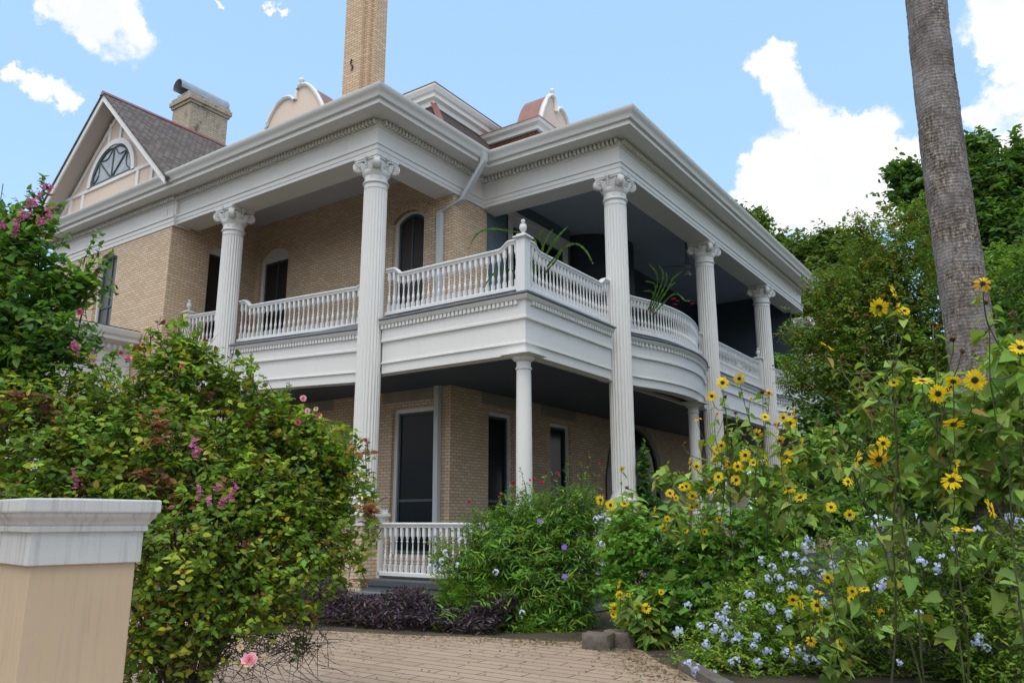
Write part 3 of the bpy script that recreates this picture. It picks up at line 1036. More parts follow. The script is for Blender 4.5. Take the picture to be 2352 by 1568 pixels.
# long wall behind the left porch
LW = K1 - XW
wL = lambda x: x - XW
upM = (wL(-7.25), wL(-5.95), 5.93, 9.70, .27)
upR = (wL(-1.78), wL(-.68), 5.93, 9.62, .25)
loR = (wL(-1.58), wL(-.12), .95, 4.42, 0)
loL = (wL(-5.2), wL(-4.0), .95, 4.42, 0)
oW = (XW, K2)
wall(oW, E1, FACE_S, LW, 0, 10.52, [upM, upR, loR, loL])
for op in (upM, upR):
    arch_band(oW, E1, FACE_S, op)
window(oW, E1, FACE_S, upM, .10, 'shutter', SHUT, None, 9.30)
window(oW, E1, FACE_S, upR, .10, 'shutter', SHUT)
window(oW, E1, FACE_S, loR, .10, 'sash', GLASS)
window(oW, E1, FACE_S, loL, .10, 'sash', GLASS)
for (a, b) in ((-1.90, -.28), (-5.5, -3.7)):
    part('lintel', MB().box(a, K2 - .015, 4.58, b, K2 + .1, 5.08), STONE)
# return wall of the west wing
oR = (XW, -.4)
rop = (1.22, 2.25, 5.93, 9.50, .2)
wall(oR, E2, FACE_E, K2 + .4, 0, 10.52, [rop])
window(oR, E2, FACE_E, rop, .06, 'shutter', SHUT, None, 9.26)
# front wall of the west wing
oF = (-14.2, -.4)
fop = (3.0, 4.1, 7.2, 9.52, .22)
wall(oF, E1, FACE_S, 14.2 + XW, 0, 9.75, [fop])
window(oF, E1, FACE_S, fop, .08, 'mull', SCREEN)
# wall behind the right porch
oE = (K1, K2)
lo1, lo2 = (1.5, 2.6, .95, 4.42, 0), (4.4, 5.55, .95, 4.42, 0)
door = (7.6, 11.9, .6, 4.95, 1.9)
wall(oE, E2, FACE_E, 1.37, 4.9, 10.52, [])
wall(oE, E2, FACE_E, 21, 0, 4.95, [lo1, lo2, door])
for op in (lo1, lo2):
    window(oE, E2, FACE_E, op, .09, 'sash', GLASS)
window(oE, E2, FACE_E, door, .36, 'shutter', GLASS, DARKIN, 0, STONE, .0)
for (a, b) in ((3.66, 5.35), (6.4, 8.3)):
    part('lintel', MB().box(K1 - .1, a, 4.56, K1 + .015, b, 4.98), STONE)
# upper bay: blue shingled wall, big window, round turret
oU = (K1 - .05, K2 + 1.37)
uo = (1.0, 4.2, 6.3, 9.95, 0)
wall(oU, E2, FACE_E, 4.4, 4.95, 10.52, [uo], 'shingled_wall', BLUESH)
window(oU, E2, FACE_E, uo, .24, 'none', GLASS, None, 0, None, .0)
part('window_hood', MB().box(K1 - .06, K2 + 2.3, 9.96, K1 + .06, K2 + 5.65, 10.10), WHITE)
part('turret', (MB().lathe([(1.45, 4.95), (1.45, 10.51)], 48, (K1 - .35, 10.0, 0)), 30), simple('dark_blue_shingle', (0.05, 0.064, 0.085), 0.7, 0.3, 6))
part('turret_window', MB().sweep([(K1 - .35 + 1.46 * math.cos(a), 10.0 + 1.46 * math.sin(a)) for a in np.linspace(-.72, -.5, 6)], [(0, 6.4), (.03, 6.4), (.03, 9.2), (0, 9.2)]), WHITE)
wall((K1 - .06, 11.3), E2, FACE_E, 12, 4.95, 10.52, [(.5, 1.7, 5.95, 8.6, 0), (7, 8.2, 5.95, 8.6, 0)], 'shingled_wall', BLUE)
window((K1 - .06, 11.3), E2, FACE_E, (.5, 1.7, 5.95, 8.6, 0), .12, 'shutter', SHUT)
part('end_screen', MB().box(K1, 19.0, 8.1, 3.9, 19.1, 10.515), BLUE)
# --- downpipes
pm = MB()


def on_y(u, v, y):
    d = ray(u, v)
    return CAMLOC + d * (y - CAMLOC[1]) / d[1]


def on_x(u, v, x):
    d = ray(u, v)
    return CAMLOC + d * (x - CAMLOC[0]) / d[0]


w3, w4 = on_x(1061, 460, .44), on_y(1011, 489, K2 - .085)
pts_ = [(1.0, 2.72, 10.72), (.98, 2.74, 10.50), w3, w4, (w4[0], w4[1], w4[2] - .3), (w4[0] + .08, w4[1], .62)]


def sqpipe(m, pts, a):
    pts = [np.array(p, float) for p in pts]
    vs = []
    for i, p in enumerate(pts):
        vs += [p + np.array(q) for q in ((-a, -a, 0), (a, -a, 0), (a, a, 0), (-a, a, 0))]
    m.add(vs, [(j * 4 + i, j * 4 + (i + 1) % 4, j * 4 + 4 + (i + 1) % 4, j * 4 + 4 + i) for j in range(len(pts) - 1) for i in range(4)] + [(0, 1, 2, 3), tuple(range(len(vs) - 4, len(vs)))])


sqpipe(pm, pts_, .065)
part('downpipe', pm, DOWNP)
# --- roofs
zt = 10.9
mans = [(.15, 2.5, zt), (-2.05, 4.25, 13.75), (-2.05, 24, 13.75), (.15, 24, zt), (-14, 4.25, 13.75), (-14, 2.5, zt)]
mr = MB().add(mans, [(0, 1, 2, 3), (0, 5, 4, 1)])
DARKSH = brick('dark_shingle', (0.045, 0.032, 0.028), (0.10, 0.07, 0.055), (0.015, 0.012, 0.011), w_=0.12, h_=0.12, mortar=0.016, rough=0.9, offset=0.37, bump=1.0)
roof = part('mansard_roof', mr, DARKSH)
put('deck', MB().box(-14, 4.3, 13.7, -2.1, 24, 13.76), GREY, roof)
put('deck_cornice', MB().sweep([(-14, 4.25), (-2.05, 4.25), (-2.05, 24)], [(-.1, 13.70), (.08, 13.70), (.08, 13.86), (.20, 13.90), (.20, 14.02), (.26, 14.06), (.32, 14.18), (.32, 14.24), (-.2, 14.26), (-.2, 13.7)]), TRIM, roof)
put('deck_edging', MB().sweep([(-14, 4.25), (-2.05, 4.25), (-2.05, 24)], [(.25, 14.262), (.335, 14.248), (.335, 14.268), (.25, 14.285)]), REDM, roof)
hip = MB()
h0, h1 = np.array(mans[0]), np.array(mans[1])
wv = np.array([.13, .13, .0])
hip.add([h0 + [.13, .0, .03], h1 + [.13, 0, .03], h1 + [0, 0, .12], h0 + [0, 0, .12], h0 + [0, -.13, .03], h1 + [0, -.13, .03]], [(0, 1, 2, 3), (3, 2, 5, 4)])
put('hip_flashing', hip, REDM, roof)
# body of the house under the roofs
part('attic_wall', MB().box(-14, 2.8, 9.8, -.05, 24, 10.95), BRICK)
# flat roof behind the porch crown
part('porch_roof', MB().prism([(-14, -.9), (.9, -.9), (.9, YB - .9), (CX + .9, YB - .9), (CX + .9, 19.2), (-1, 19.2), (-1, 3), (-14, 3)], 'z', 10.72, 10.78), GREY)
# --- west gable
GXc, GY, GZ, GH = -10.79, -1.05, 14.53, 3.85
gz0 = 10.85
GWY = -.52
gw = part('gable', MB().prism([(GXc - GH + .25, gz0 - .1), (GXc + GH - .25, gz0 - .1), (GXc, GZ - .28)], 'y', GWY, GWY + .2), PEACH)
sl_ = (GZ - gz0) / GH
for sg in (-1, 1):
    bar = MB()
    p0, p1 = (GXc, GZ), (GXc + sg * (GH + .05), GZ - sl_ * (GH + .05))
    th = .26
    bar.prism([p0, p1, (p1[0], p1[1] - th), (p0[0], p0[1] - th)], 'y', GY, GY + .05)
    put('bargeboard', bar, WHITE, gw)
    so = MB()
    so.prism([(p0[0], p0[1] - .16), (p1[0], p1[1] - .16), (p1[0], p1[1] - .20), (p0[0], p0[1] - .20)], 'y', GY + .052, GWY + .18)
    put('gable_soffit', so, paint('gable_soffit_paint', (0.50, 0.44, 0.40)), gw)
    rk = MB()
    rk.prism([(p0[0], p0[1] - .42), (p1[0] - sg * .42, p1[1] + .0), (p1[0] - sg * .62, p1[1] + .0), (p0[0], p0[1] - .62)], 'y', GWY - .03, GWY - .002)
    put('rake_trim', rk, WHITE, gw)
    rf = MB()
    rf.add([(p0[0], GY - .04, p0[1] + .03), (p1[0] + sg * .1, GY - .04, p1[1] - .07), (p1[0] + sg * .1, 9, p1[1] - .07), (p0[0], 9, p0[1] + .03),
            (p0[0], GY - .04, p0[1] - .03), (p1[0] + sg * .1, GY - .04, p1[1] - .13), (p1[0] + sg * .1, 9, p1[1] - .13), (p0[0], 9, p0[1] - .03)],
           [(0, 1, 2, 3), (4, 5, 6, 7), (0, 1, 5, 4), (1, 2, 6, 5)])
    part('gable_roof', rf, SHINGLE)
part('ridge_cap', MB().prism([(GXc - .14, GZ - .07), (GXc, GZ + .075), (GXc + .14, GZ - .07)], 'y', GY - .05, 9), REDM)
# gable trim: belt, studs, slot, lunette window
LA, LB = on_y(213, 431, GWY), on_y(307, 392, GWY)
lx, lw_, lz = (LA[0] + LB[0]) / 2, (LB[0] - LA[0]) / 2, (LA[2] + LB[2]) / 2
lx = (lx + GXc) / 2
tr = MB()
tr.box(GXc - 2.7, GWY - .05, lz - .10, GXc + 2.7, GWY, lz)
for xx in (-2.3, -1.55, 1.55, 2.3):
    tr.box(GXc + xx - .07, GWY - .04, gz0, GXc + xx + .07, GWY - .001, lz - .10)
tr.box(GXc - .38, GWY - .05, lz + 1.15, GXc - .26, GWY, lz + 1.95)
tr.box(GXc + .26, GWY - .05, lz + 1.15, GXc + .38, GWY, lz + 1.95)
tr.box(GXc - .44, GWY - .06, lz + 1.06, GXc + .44, GWY, lz + 1.15)
put('gable_trim', tr, WHITE, gw)
hh = lw_ * .98
arch_o = [(lx + (lw_ + .17) * math.cos(t), lz + (hh + .17) * math.sin(t)) for t in np.linspace(math.pi, 0, 24)]
arch_i = [(lx + lw_ * math.cos(t), lz + hh * math.sin(t)) for t in np.linspace(math.pi, 0, 24)]
lm = MB()
n = 24
lm.add([(x, GWY - .08, z) for x, z in arch_o] + [(x, GWY - .08, z) for x, z in arch_i] + [(x, GWY + .0, z) for x, z in arch_i] + [(x, GWY, z) for x, z in arch_o],
       [(i, i + 1, n + i + 1, n + i) for i in range(n - 1)] + [(n + i, n + i + 1, 2 * n + i + 1, 2 * n + i) for i in range(n - 1)] + [(i, i + 1, 3 * n + i + 1, 3 * n + i) for i in range(n - 1)])
lun = part('lunette_window', lm, WHITE)
put('pane', MB().add([(x, GWY - .012, z) for x, z in arch_i], [tuple(range(n))]), SKYTINT, lun)
lt_ = MB()
lt_.tube([(x, GWY - .03, z) for x, z in [(lx + (lw_ - .04) * math.cos(t), lz + (hh - .04) * math.sin(t)) for t in np.linspace(math.pi, 0, 24)]], .045, 4)
lt_.box(lx - lw_, GWY - .05, lz, lx + lw_, GWY - .01, lz + .07)
for t in (math.pi * .25, math.pi * .5, math.pi * .75):
    lt_.tube([(lx, GWY - .03, lz + .04), (lx + lw_ * math.cos(t), GWY - .03, lz + hh * math.sin(t))], .024, 4)
for (ta, tb_) in ((0, .25), (.25, .5), (.5, .75), (.75, 1)):
    a_, b_ = math.pi * ta, math.pi * tb_
    pp = []
    for k in range(9):
        t = a_ + (b_ - a_) * k / 8
        rr = .97 - .24 * math.sin(math.pi * k / 8)
        pp.append((lx + lw_ * rr * math.cos(t), GWY - .03, lz + hh * rr * math.sin(t)))
    lt_.tube(pp, .016, 4)
put('tracery', lt_, TEAL, lun)
# --- chimneys
cm = MB().prism([(-4.64, 3.0), (-3.9, 3.0), (-3.9, 3.14), (-3.74, 3.14), (-3.74, 3.28), (-3.6, 3.28), (-3.6, 3.75), (-4.64, 3.75)], 'z', 10.6, 23.0)
ch = part('chimney', cm, CHIMB)
sp_ = on_y(808, 150, 2.985)
put('wall_anchor', MB().tube([(sp_[0] + .05 * math.sin(k * 1.05), 2.975, sp_[2] - .19 + .38 * k / 6) for k in range(7)], .028, 6), IRON, ch)
cs = MB().box(-12.05, 1.95, 12.0, -11.0, 3.42, 15.72)
for k, (z0, z1, e) in enumerate(((15.72, 15.82, .05), (15.82, 15.98, .10), (15.98, 16.08, .05))):
    cs.box(-12.05 - e, 1.95 - e, z0, -11.0 + e, 3.42 + e, z1)
c2_ = part('chimney', cs, CHIMS)
hood = MB()
n = 14
R_ = .27
for i in range(n):
    pass
xs_ = [(-11.52 + R_ * math.cos(t), 16.38 + R_ * math.sin(t)) for t in np.linspace(-.35, math.pi + .35, n)]
hood.add([(x, 1.72, z) for x, z in xs_] + [(x, 3.62, z) for x, z in xs_] + [(-11.52 + (x + 11.52) * .96, 1.72, z - .012) for x, z in xs_] + [(-11.52 + (x + 11.52) * .96, 3.62, z - .012) for x, z in xs_],
         [(i, i + 1, n + i + 1, n + i) for i in range(n - 1)] + [(2 * n + i, 2 * n + i + 1, 3 * n + i + 1, 3 * n + i) for i in range(n - 1)] + [(i, i + 1, 2 * n + i + 1, 2 * n + i) for i in range(n - 1)])
hood.box(-11.95, 1.99, 16.08, -11.1, 3.38, 16.26)
put('metal_hood', hood, GALV, c2_)


# --- curved dormers
def dormer(face, ax, wd, h, back, o0):
    """ax 'y': face looks along -y at y=face, centre o0=(x, z0); ax 'x': face looks along +x, centre (y, z0)"""
    prof = []
    hw = wd / 2
    key = [(0, 0), (.02, .12), (.05, .30), (.10, .50), (.17, .68), (.25, .79), (.33, .83), (.40, .81), (.455, .74), (.49, .64), (.52, .64), (.525, .90), (.56, .985),
           (.62, 1.0), (.69, .95), (.76, .83), (.83, .66), (.89, .47), (.94, .28), (.975, .12), (1.0, 0)]
    pts = [(o0[0] + (k - .5) * wd * (1 if ax == 'y' else -1), o0[1] + z * h) for k, z in key]
    tip = o0[0] + .09 * wd * (1 if ax == 'y' else -1)
    sgn = 1 if ax == 'y' else -1
    dm_ = part('dormer', MB().prism(pts, ax, face, face + sgn * .12), PEACH)
    cop = MB()
    line = [(a, z) for a, z in pts]
    tp = [((a, face - sgn * .03, z) if ax == 'y' else (face - sgn * .03, a, z)) for a, z in line]
    cop.tube(tp, .065, 6)
    put('coping', (cop, 60), WHITE, dm_)
    rfm = MB()
    n = len(pts)
    A = [((a, face + sgn * .1, z) if ax == 'y' else (face + sgn * .1, a, z)) for a, z in pts]
    B = [((a, face + sgn * back, z) if ax == 'y' else (face + sgn * back, a, z)) for a, z in pts]
    rfm.add(A + B, [(i, i + 1, n + i + 1, n + i) for i in range(n - 1)])
    put('dormer_roof', rfm, COPP, dm_)
    f = MB().lathe([(.03, 0), (.06, .02), (.03, .05), (.05, .09), (.085, .14), (.085, .19), (.05, .24), (.001, .27)], 14, ((tip, face, o0[1] + h + .02) if ax == 'y' else (face, tip, o0[1] + h + .02)))
    put('finial', (f, 40), WHITE, dm_)
    return dm_


DL_y = 2.6
a0, a1, at_ = on_y(609, 300, DL_y), on_y(745, 262, DL_y), on_y(686, 200, DL_y)
dormer(DL_y, 'y', (a1[0] - a0[0]), at_[2] - (a0[2] + a1[2]) / 2, .8, ((a0[0] + a1[0]) / 2, (a0[2] + a1[2]) / 2))


DR_x = .05
b0, b1_, bt_ = on_x(1238, 300, DR_x), on_x(1312, 300, DR_x), on_x(1262, 216, DR_x)
zb_ = (b0[2] + b1_[2]) / 2
ym = (b0[1] + b1_[1]) / 2
d2 = dormer(DR_x, 'x', (b1_[1] - b0[1]), bt_[2] - zb_ + .2, .9, (ym, zb_ - .2))
ck = MB().box(-2.2, b0[1] - .05, 10.9, DR_x - .05, b1_[1] + .05, zb_ - .32)
put('cheek', ck, REDSH, d2)
put('dormer_cornice', MB().sweep([(-2.2, b0[1] - .05), (DR_x - .05, b0[1] - .05), (DR_x - .05, b1_[1] + .05)], [(0, zb_ - .42), (.10, zb_ - .42), (.10, zb_ - .30), (.22, zb_ - .24), (.26, zb_ - .14), (.0, zb_ - .10)]), TRIM, d2)
put('dormer_edging', MB().sweep([(-2.2, b0[1] - .05), (DR_x - .05, b0[1] - .05), (DR_x - .05, b1_[1] + .05)], [(0, zb_ - .10), (.275, zb_ - .145), (.275, zb_ - .115), (.0, zb_ - .05)]), COPP, d2)
# --- one-storey side porch of the wing
part('side_porch', MB().box(-13.4, -3.6, 0, -8.75, -.42, 6.45), WHITE)
part('side_porch_cornice', MB().sweep([(-13.4, -3.6), (-8.75, -3.6), (-8.75, -.42)], [(0, 6.2), (.06, 6.2), (.06, 6.36), (.16, 6.42), (.34, 6.46), (.34, 6.54), (.40, 6.60), (.44, 6.72), (.44, 6.75), (.0, 6.80)]), TRIM)
part('side_porch_roof', MB().box(-13.7, -3.95, 6.765, -8.4, -.42, 6.80), simple('side_roof_edge', (0.06, 0.045, 0.04), 0.8))
part('dentil_course', dentils([(-8.75, -3.5), (-8.75, -.25)], .06, .14, 6.24, 6.355, .07, .16), TRIM)


# ================================================================== PLANTS
def unit(a):
    return a / (np.linalg.norm(a, axis=-1, keepdims=True) + 1e-9)


SHAPES = {  # (t along the leaf, half width as a share of the full width)
    'ovate': [(.14, .34), (.38, .5), (.70, .33)],
    'round': [(.10, .40), (.42, .52), (.78, .36)],
    'lance': [(.18, .36), (.45, .5), (.75, .30)],
    'heart': [(-.07, .36), (.16, .53), (.60, .34)],
    'thread': [(.3, .5)],
    'petal': [(.25, .34), (.6, .5), (.88, .30)],
    'blade': [(.04, .42), (.5, .5), (.88, .32)],
    'fast': [(.22, .46), (.62, .42)],
}


class Leaves:
    def __init__(s):
        s.V, s.F, s.C, s.k = [], [], [], 0

    def add(s, pos, axis, up, L, W, col, shape='ovate', fold=.22, droop=.18, curl=0.0):
        pos, axis, up = (np.asarray(q, float) for q in (pos, axis, up))
        n = len(pos)
        if n == 0:
            return
        L = np.broadcast_to(np.asarray(L, float), (n,))[:, None]
        W = np.broadcast_to(np.asarray(W, float), (n,))[:, None]
        a = unit(axis)
        sd = unit(np.cross(a, up))
        nr = np.cross(sd, a)
        sh = SHAPES[shape]
        m = len(sh)

        def P(t, w):
            z = abs(w) * fold * W - droop * L * t * t + curl * L * (t - t * t)
            return pos + a * L * t + sd * W * w + nr * z
        cols = [P(0, 0)] + [P(t, 0) for t, _ in sh] + [P(1, 0)] + [P(t, w_) for t, w_ in sh] + [P(t, -w_) for t, w_ in sh]
        per = len(cols)
        V = np.stack(cols, 1).reshape(-1, 3)
        # two halves as polygons along the midrib
        tip = m + 1
        left = list(range(0, m + 2)) + [m + 2 + i for i in range(m)][::-1]
        right = (list(range(0, m + 2)) + [2 * m + 2 + i for i in range(m)][::-1])[::-1]
        if shape in ('fast', 'thread'):
            left = [0, tip] + [m + 2 + i for i in range(m)][::-1]
            right = ([0, tip] + [2 * m + 2 + i for i in range(m)][::-1])[::-1]
        base = s.k + per * np.arange(n)[:, None]
        s.F.append((base + np.array(left)[None], len(left)))
        s.F.append((base + np.array(right)[None], len(right)))
        s.V.append(V)
        s.C.append(np.repeat(np.broadcast_to(np.asarray(col, float), (n, 3)), per, axis=0))
        s.k += per * n

    def mesh(s, name):
        V = np.concatenate(s.V)
        C = np.concatenate(s.C)
        loops = np.concatenate([f.ravel() for f, _ in s.F]).astype(np.int32)
        tot = np.concatenate([np.full(len(f), k, np.int32) for f, k in s.F])
        st = np.concatenate([[0], np.cumsum(tot)[:-1]]).astype(np.int32)
        me = bpy.data.meshes.new(name)
        me.vertices.add(len(V))
        me.vertices.foreach_set('co', V.astype(np.float32).ravel())
        me.loops.add(len(loops))
        me.loops.foreach_set('vertex_index', loops)
        me.polygons.add(len(tot))
        me.polygons.foreach_set('loop_start', st)
        me.polygons.foreach_set('loop_total', tot)
        at_ = me.attributes.new('tint', 'FLOAT_COLOR', 'POINT')
        at_.data.foreach_set('color', np.concatenate([C, np.ones((len(C), 1))], 1).astype(np.float32).ravel())
        me.update(calc_edges=True)
        me.validate()
        return me


LEAFGAIN = 1.65


def palette(n, pal, jit=.28):
    """pal: [(weight, colour)]"""
    wts = np.array([q[0] for q in pal], float)
    idx = RNG.choice(len(pal), n, p=wts / wts.sum())
    c = np.array([q[1] for q in pal])[idx] * LEAFGAIN
    return np.clip(c * (1 + jit * RNG.normal(0, 1, (n, 1)).clip(-1.6, 1.8)) * (1 + .08 * RNG.normal(0, 1, (n, 3))), .003, .95)


def blobs_of(spec):
    out = []
    for b in spec:
        u, v, d, ru, rv = b[:5]
        rd = b[5] if len(b) > 5 else (ru + rv) / 2
        out.append((at(u, v, d), np.array([ru, rv, rd]) * d / FPX))
    return out


def sample(bl, n, lo=.5, pw=.6, zmin=.06):
    """points through the volume of the blobs, more towards their skin; returns point and outward direction"""
    wts = np.array([(r[0] * r[1] + r[1] * r[2] + r[0] * r[2]) for _, r in bl])
    k = RNG.choice(len(bl), n, p=wts / wts.sum())
    d = unit(RNG.normal(0, 1, (n, 3)))
    rad = lo + (1.06 - lo) * RNG.random((n, 1)) ** pw
    ph_ = RNG.random((len(bl), 6)) * 6.28
    q_ = ph_[k]
    lump = np.sin(d[:, 0] * 5.3 + q_[:, 0]) * np.sin(d[:, 1] * 6.1 + q_[:, 1]) + np.sin(d[:, 2] * 7.3 + q_[:, 2]) * np.sin(d[:, 0] * 9.1 + q_[:, 3])
    rad *= 1 + .10 * RNG.normal(0, 1, (n, 1)) + .13 * lump[:, None]
    R3 = np.array([r for _, r in bl])[k]
    Cc = np.array([c for c, _ in bl])[k]
    off = (d[:, :1] * _R + 0) * R3[:, :1] * rad + d[:, 1:2] * _U * R3[:, 1:2] * rad + d[:, 2:] * _F * R3[:, 2:] * rad
    p = Cc + off
    ok = p[:, 2] > zmin
    return p[ok], unit(off)[ok]


def shoots(lv, tips, out, length, nl, L, W, pal, shape='ovate', lift=.5, spread=.8, droop=.18, fold=.22, compound=False, upb=.8):
    n = len(tips)
    d = unit(out * .7 + np.array([0, 0, lift]) + RNG.normal(0, .45, (n, 3)))
    ln = length * (.6 + .8 * RNG.random(n))
    shade = 1 + .15 * RNG.normal(0, 1, (n, 1)).clip(-1.5, 1.8)
    hue = palette(n, pal, 0)  # one shoot keeps one hue
    for j in range(nl):
        t = (j + .5) / nl
        pos = tips - d * (ln * (1 - t))[:, None]
        pos[:, 2] -= .25 * ln * t * t
        sd = unit(np.cross(d, np.array([0, 0, 1.0]) + .3 * RNG.normal(0, 1, (n, 3))))
        sg = (1 if j % 2 else -1)
        ax = unit(sd * sg * spread + d * (.35 + .6 * (j == nl - 1)) + RNG.normal(0, .25, (n, 3)) - np.array([0, 0, .15]))
        up = unit(np.array([0, 0, upb]) + out * .45 + RNG.normal(0, .35, (n, 3)))
        own = palette(n, pal, .12)
        mixc = np.where(RNG.random((n, 1)) < .7, hue, own) * shade * (1 + .12 * RNG.normal(0, 1, (n, 1)))
        sc = .7 + .5 * RNG.random(n)
        lv.add(pos, ax, up, L * sc, W * sc, np.clip(mixc, .003, .9), shape, fold, droop)
    return d, ln


def stems(mb, tips, d, ln, every=3, r=.004):
    for i in range(0, len(tips), every):
        a = tips[i] - d[i] * ln[i] * 1.25
        m = tips[i] - d[i] * ln[i] * .5
        mb.tube([a, m, tips[i] + np.array([0, 0, -.2 * ln[i]])], [r * 1.3, r, r * .6], 3, False)


def limbs(mb, base, bl, r0, r1=.25, wob=.12, n=5):
    base = np.array(base, float)
    for c, r in bl:
        pts = []
        L = np.linalg.norm(c - base)
        for i in range(n + 1):
            t = i / n
            p = base * (1 - t) + c * t
            p = p + RNG.normal(0, wob, 3) * L * .12 * (0 < i < n)
            p[2] = base[2] + (c[2] - base[2]) * (t ** .8)
            pts.append(p)
        mb.tube(pts, [r0 * (1 - t) + r0 * r1 * t for t in np.linspace(0, 1, n + 1)], 7)


def canes(parent, base, bl, r0, r1, mat):
    for one in bl:
        m = MB()
        limbs(m, base, [one], r0, r1)
        put('stem', (m, 60), mat, parent)


def twigs(mb, bl, n, length, r, up=.4):
    p, o = sample(bl, n, .1, 1.0)
    for i in range(len(p)):
        d = unit(o[i] + RNG.normal(0, .6, 3) + np.array([0, 0, up]))
        e = unit(d + RNG.normal(0, .5, 3))
        l = length * (.5 + RNG.random())
        mb.tube([p[i] - d * l * .5, p[i], p[i] + e * l * .5], [r, r * .8, r * .4], 3, False)


G = lambda r, g, b: (r, g, b)
P_ROSE = [(5, G(.115, .20, .026)), (3.5, G(.078, .15, .024)), (3.5, G(.175, .25, .03)), (2, G(.27, .31, .04)), (.3, G(.34, .26, .035)), (.32, G(.19, .08, .04)), (.2, G(.11, .03, .03))]
P_VINE = [(5, G(.10, .20, .03)), (4, G(.06, .14, .028)), (1, G(.23, .29, .035)), (2, G(.035, .09, .022))]
P_DARK = [(5, G(.045, .098, .024)), (3, G(.065, .13, .028)), (1.4, G(.10, .18, .03))]
P_MID = [(5, G(.07, .16, .028)), (3, G(.11, .22, .03)), (1.5, G(.17, .26, .035)), (1, G(.045, .11, .022))]
P_BRIGHT = [(5, G(.105, .225, .033)), (3, G(.15, .285, .038)), (2, G(.07, .16, .028))]
P_PLUM = [(5, G(.14, .235, .03)), (4, G(.10, .18, .028)), (2, G(.21, .29, .035)), (1.5, G(.06, .125, .02))]
P_CRAPE = [(6, G(.08, .145, .026)), (4, G(.12, .19, .03)), (1.1, G(.18, .15, .028)), (.35, G(.22, .12, .03))]
P_SUNL = [(5, G(.15, .235, .055)), (3, G(.115, .19, .046)), (2.6, G(.21, .29, .06)), (.3, G(.24, .21, .05))]
P_FAR = [(5, G(.085, .165, .04)), (3, G(.12, .21, .045)), (2, G(.06, .12, .035))]
P_PURP = [(5, G(.028, .018, .030)), (3, G(.048, .030, .048)), (1.8, G(.038, .042, .022)), (.6, G(.09, .06, .10)), (.6, G(.10, .065, .04))]


# ---- flower heads (shared meshes)
def frame(facing, roll=0.0):
    z = unit(np.array(facing, float))
    x = np.cross([0, 0, 1.0], z)
    x = x / np.linalg.norm(x) if np.linalg.norm(x) > .05 else np.array([1.0, 0, 0])
    y = np.cross(z, x)
    M = Matrix(((x[0], y[0], z[0]), (x[1], y[1], z[1]), (x[2], y[2], z[2])))
    return M @ Matrix.Rotation(roll, 3, 'Z')


def ray_flower(n, droop, miss, col, seed):
    r = np.random.default_rng(seed)
    lv = Leaves()
    th = np.arange(n) * 2 * math.pi / n + r.normal(0, .07, n)
    keep = r.random(n) > miss
    th = th[keep]
    ax = np.stack([np.cos(th), np.sin(th), r.normal(.08, .14, len(th)) - droop * .3], 1)
    lv.add(ax * np.array([.27, .27, 0]), ax, np.tile([0, 0, 1.0], (len(th), 1)), .72 * (.85 + .3 * r.random(len(th))), .25, np.array(col) * (.85 + .3 * r.random((len(th), 1))), 'petal', .25, droop)
    th2 = np.arange(13) * 2 * math.pi / 13
    a2 = np.stack([np.cos(th2), np.sin(th2), np.full(13, -.35)], 1)
    lv.add(a2 * .12 - np.array([0, 0, .06]), a2, np.tile([0, 0, 1.0], (13, 1)), .34, .13, (.10, .17, .04), 'ovate', .1, .0)
    return lv.mesh('flower')


YEL = (.97, .70, .016)
SUNF = [ray_flower(20, .12, .0, YEL, 1), ray_flower(18, .25, .06, YEL, 2), ray_flower(21, .05, .04, (.94, .68, .02), 3), ray_flower(17, .5, .25, (.90, .52, .012), 4)]
DISCM = MB().lathe([(.001, -.10), (.17, -.09), (.25, -.03), (.26, .02), (.22, .06), (.13, .09), (.05, .075), (.001, .06)], 18).mesh('seed_disc', 60)
HEADM = MB().lathe([(.001, -.30), (.3, -.26), (.50, -.1), (.52, .06), (.42, .2), (.22, .28), (.001, .30)], 14).mesh('seed_head', 60)


def sepals(seed):
    r = np.random.default_rng(seed)
    lv = Leaves()
    th = np.arange(16) * 2 * math.pi / 16
    a = np.stack([np.cos(th), np.sin(th), r.normal(.1, .4, 16)], 1)
    lv.add(a * .42, a, np.tile([0, 0, 1.0], (16, 1)), .55 * (.5 + r.random(16)), .2, np.where(r.random((16, 1)) < .4, np.array([[.42, .20, .03]]), np.array([[.13, .15, .05]])), 'lance', .2, .4)
    return lv.mesh('sepals')


SEPM = sepals(5)


def rose_mesh(seed, col, col2):
    r = np.random.default_rng(seed)
    lv = Leaves()
    for k, (n, rad, tilt, L, W) in enumerate(((9, .34, .25, .66, .62), (8, .25, .7, .58, .55), (7, .16, 1.3, .48, .48), (6, .08, 2.3, .40, .36), (4, .03, 4.0, .34, .26))):
        th = np.arange(n) * 2 * math.pi / n + k * .6 + r.normal(0, .12, n)
        a = np.stack([np.cos(th), np.sin(th), np.full(n, tilt) + r.normal(0, .12, n)], 1)
        up = np.stack([-np.cos(th) * tilt, -np.sin(th) * tilt, np.ones(n)], 1)
        c = np.array(col) * (1 - k / 5) + np.array(col2) * (k / 5)
        lv.add(np.stack([np.cos(th) * rad, np.sin(th) * rad, np.full(n, .02 * k)], 1), a, up, L, W, c * (.85 + .3 * r.random((n, 1))), 'round', .35, -.1)
    return lv.mesh('flower')


ROSEM = [rose_mesh(1, (.92, .52, .58), (.85, .32, .42)), rose_mesh(2, (.70, .16, .26), (.62, .08, .18)), rose_mesh(3, (.82, .70, .52), (.82, .60, .40)), rose_mesh(4, (.62, .03, .11), (.5, .02, .08))]


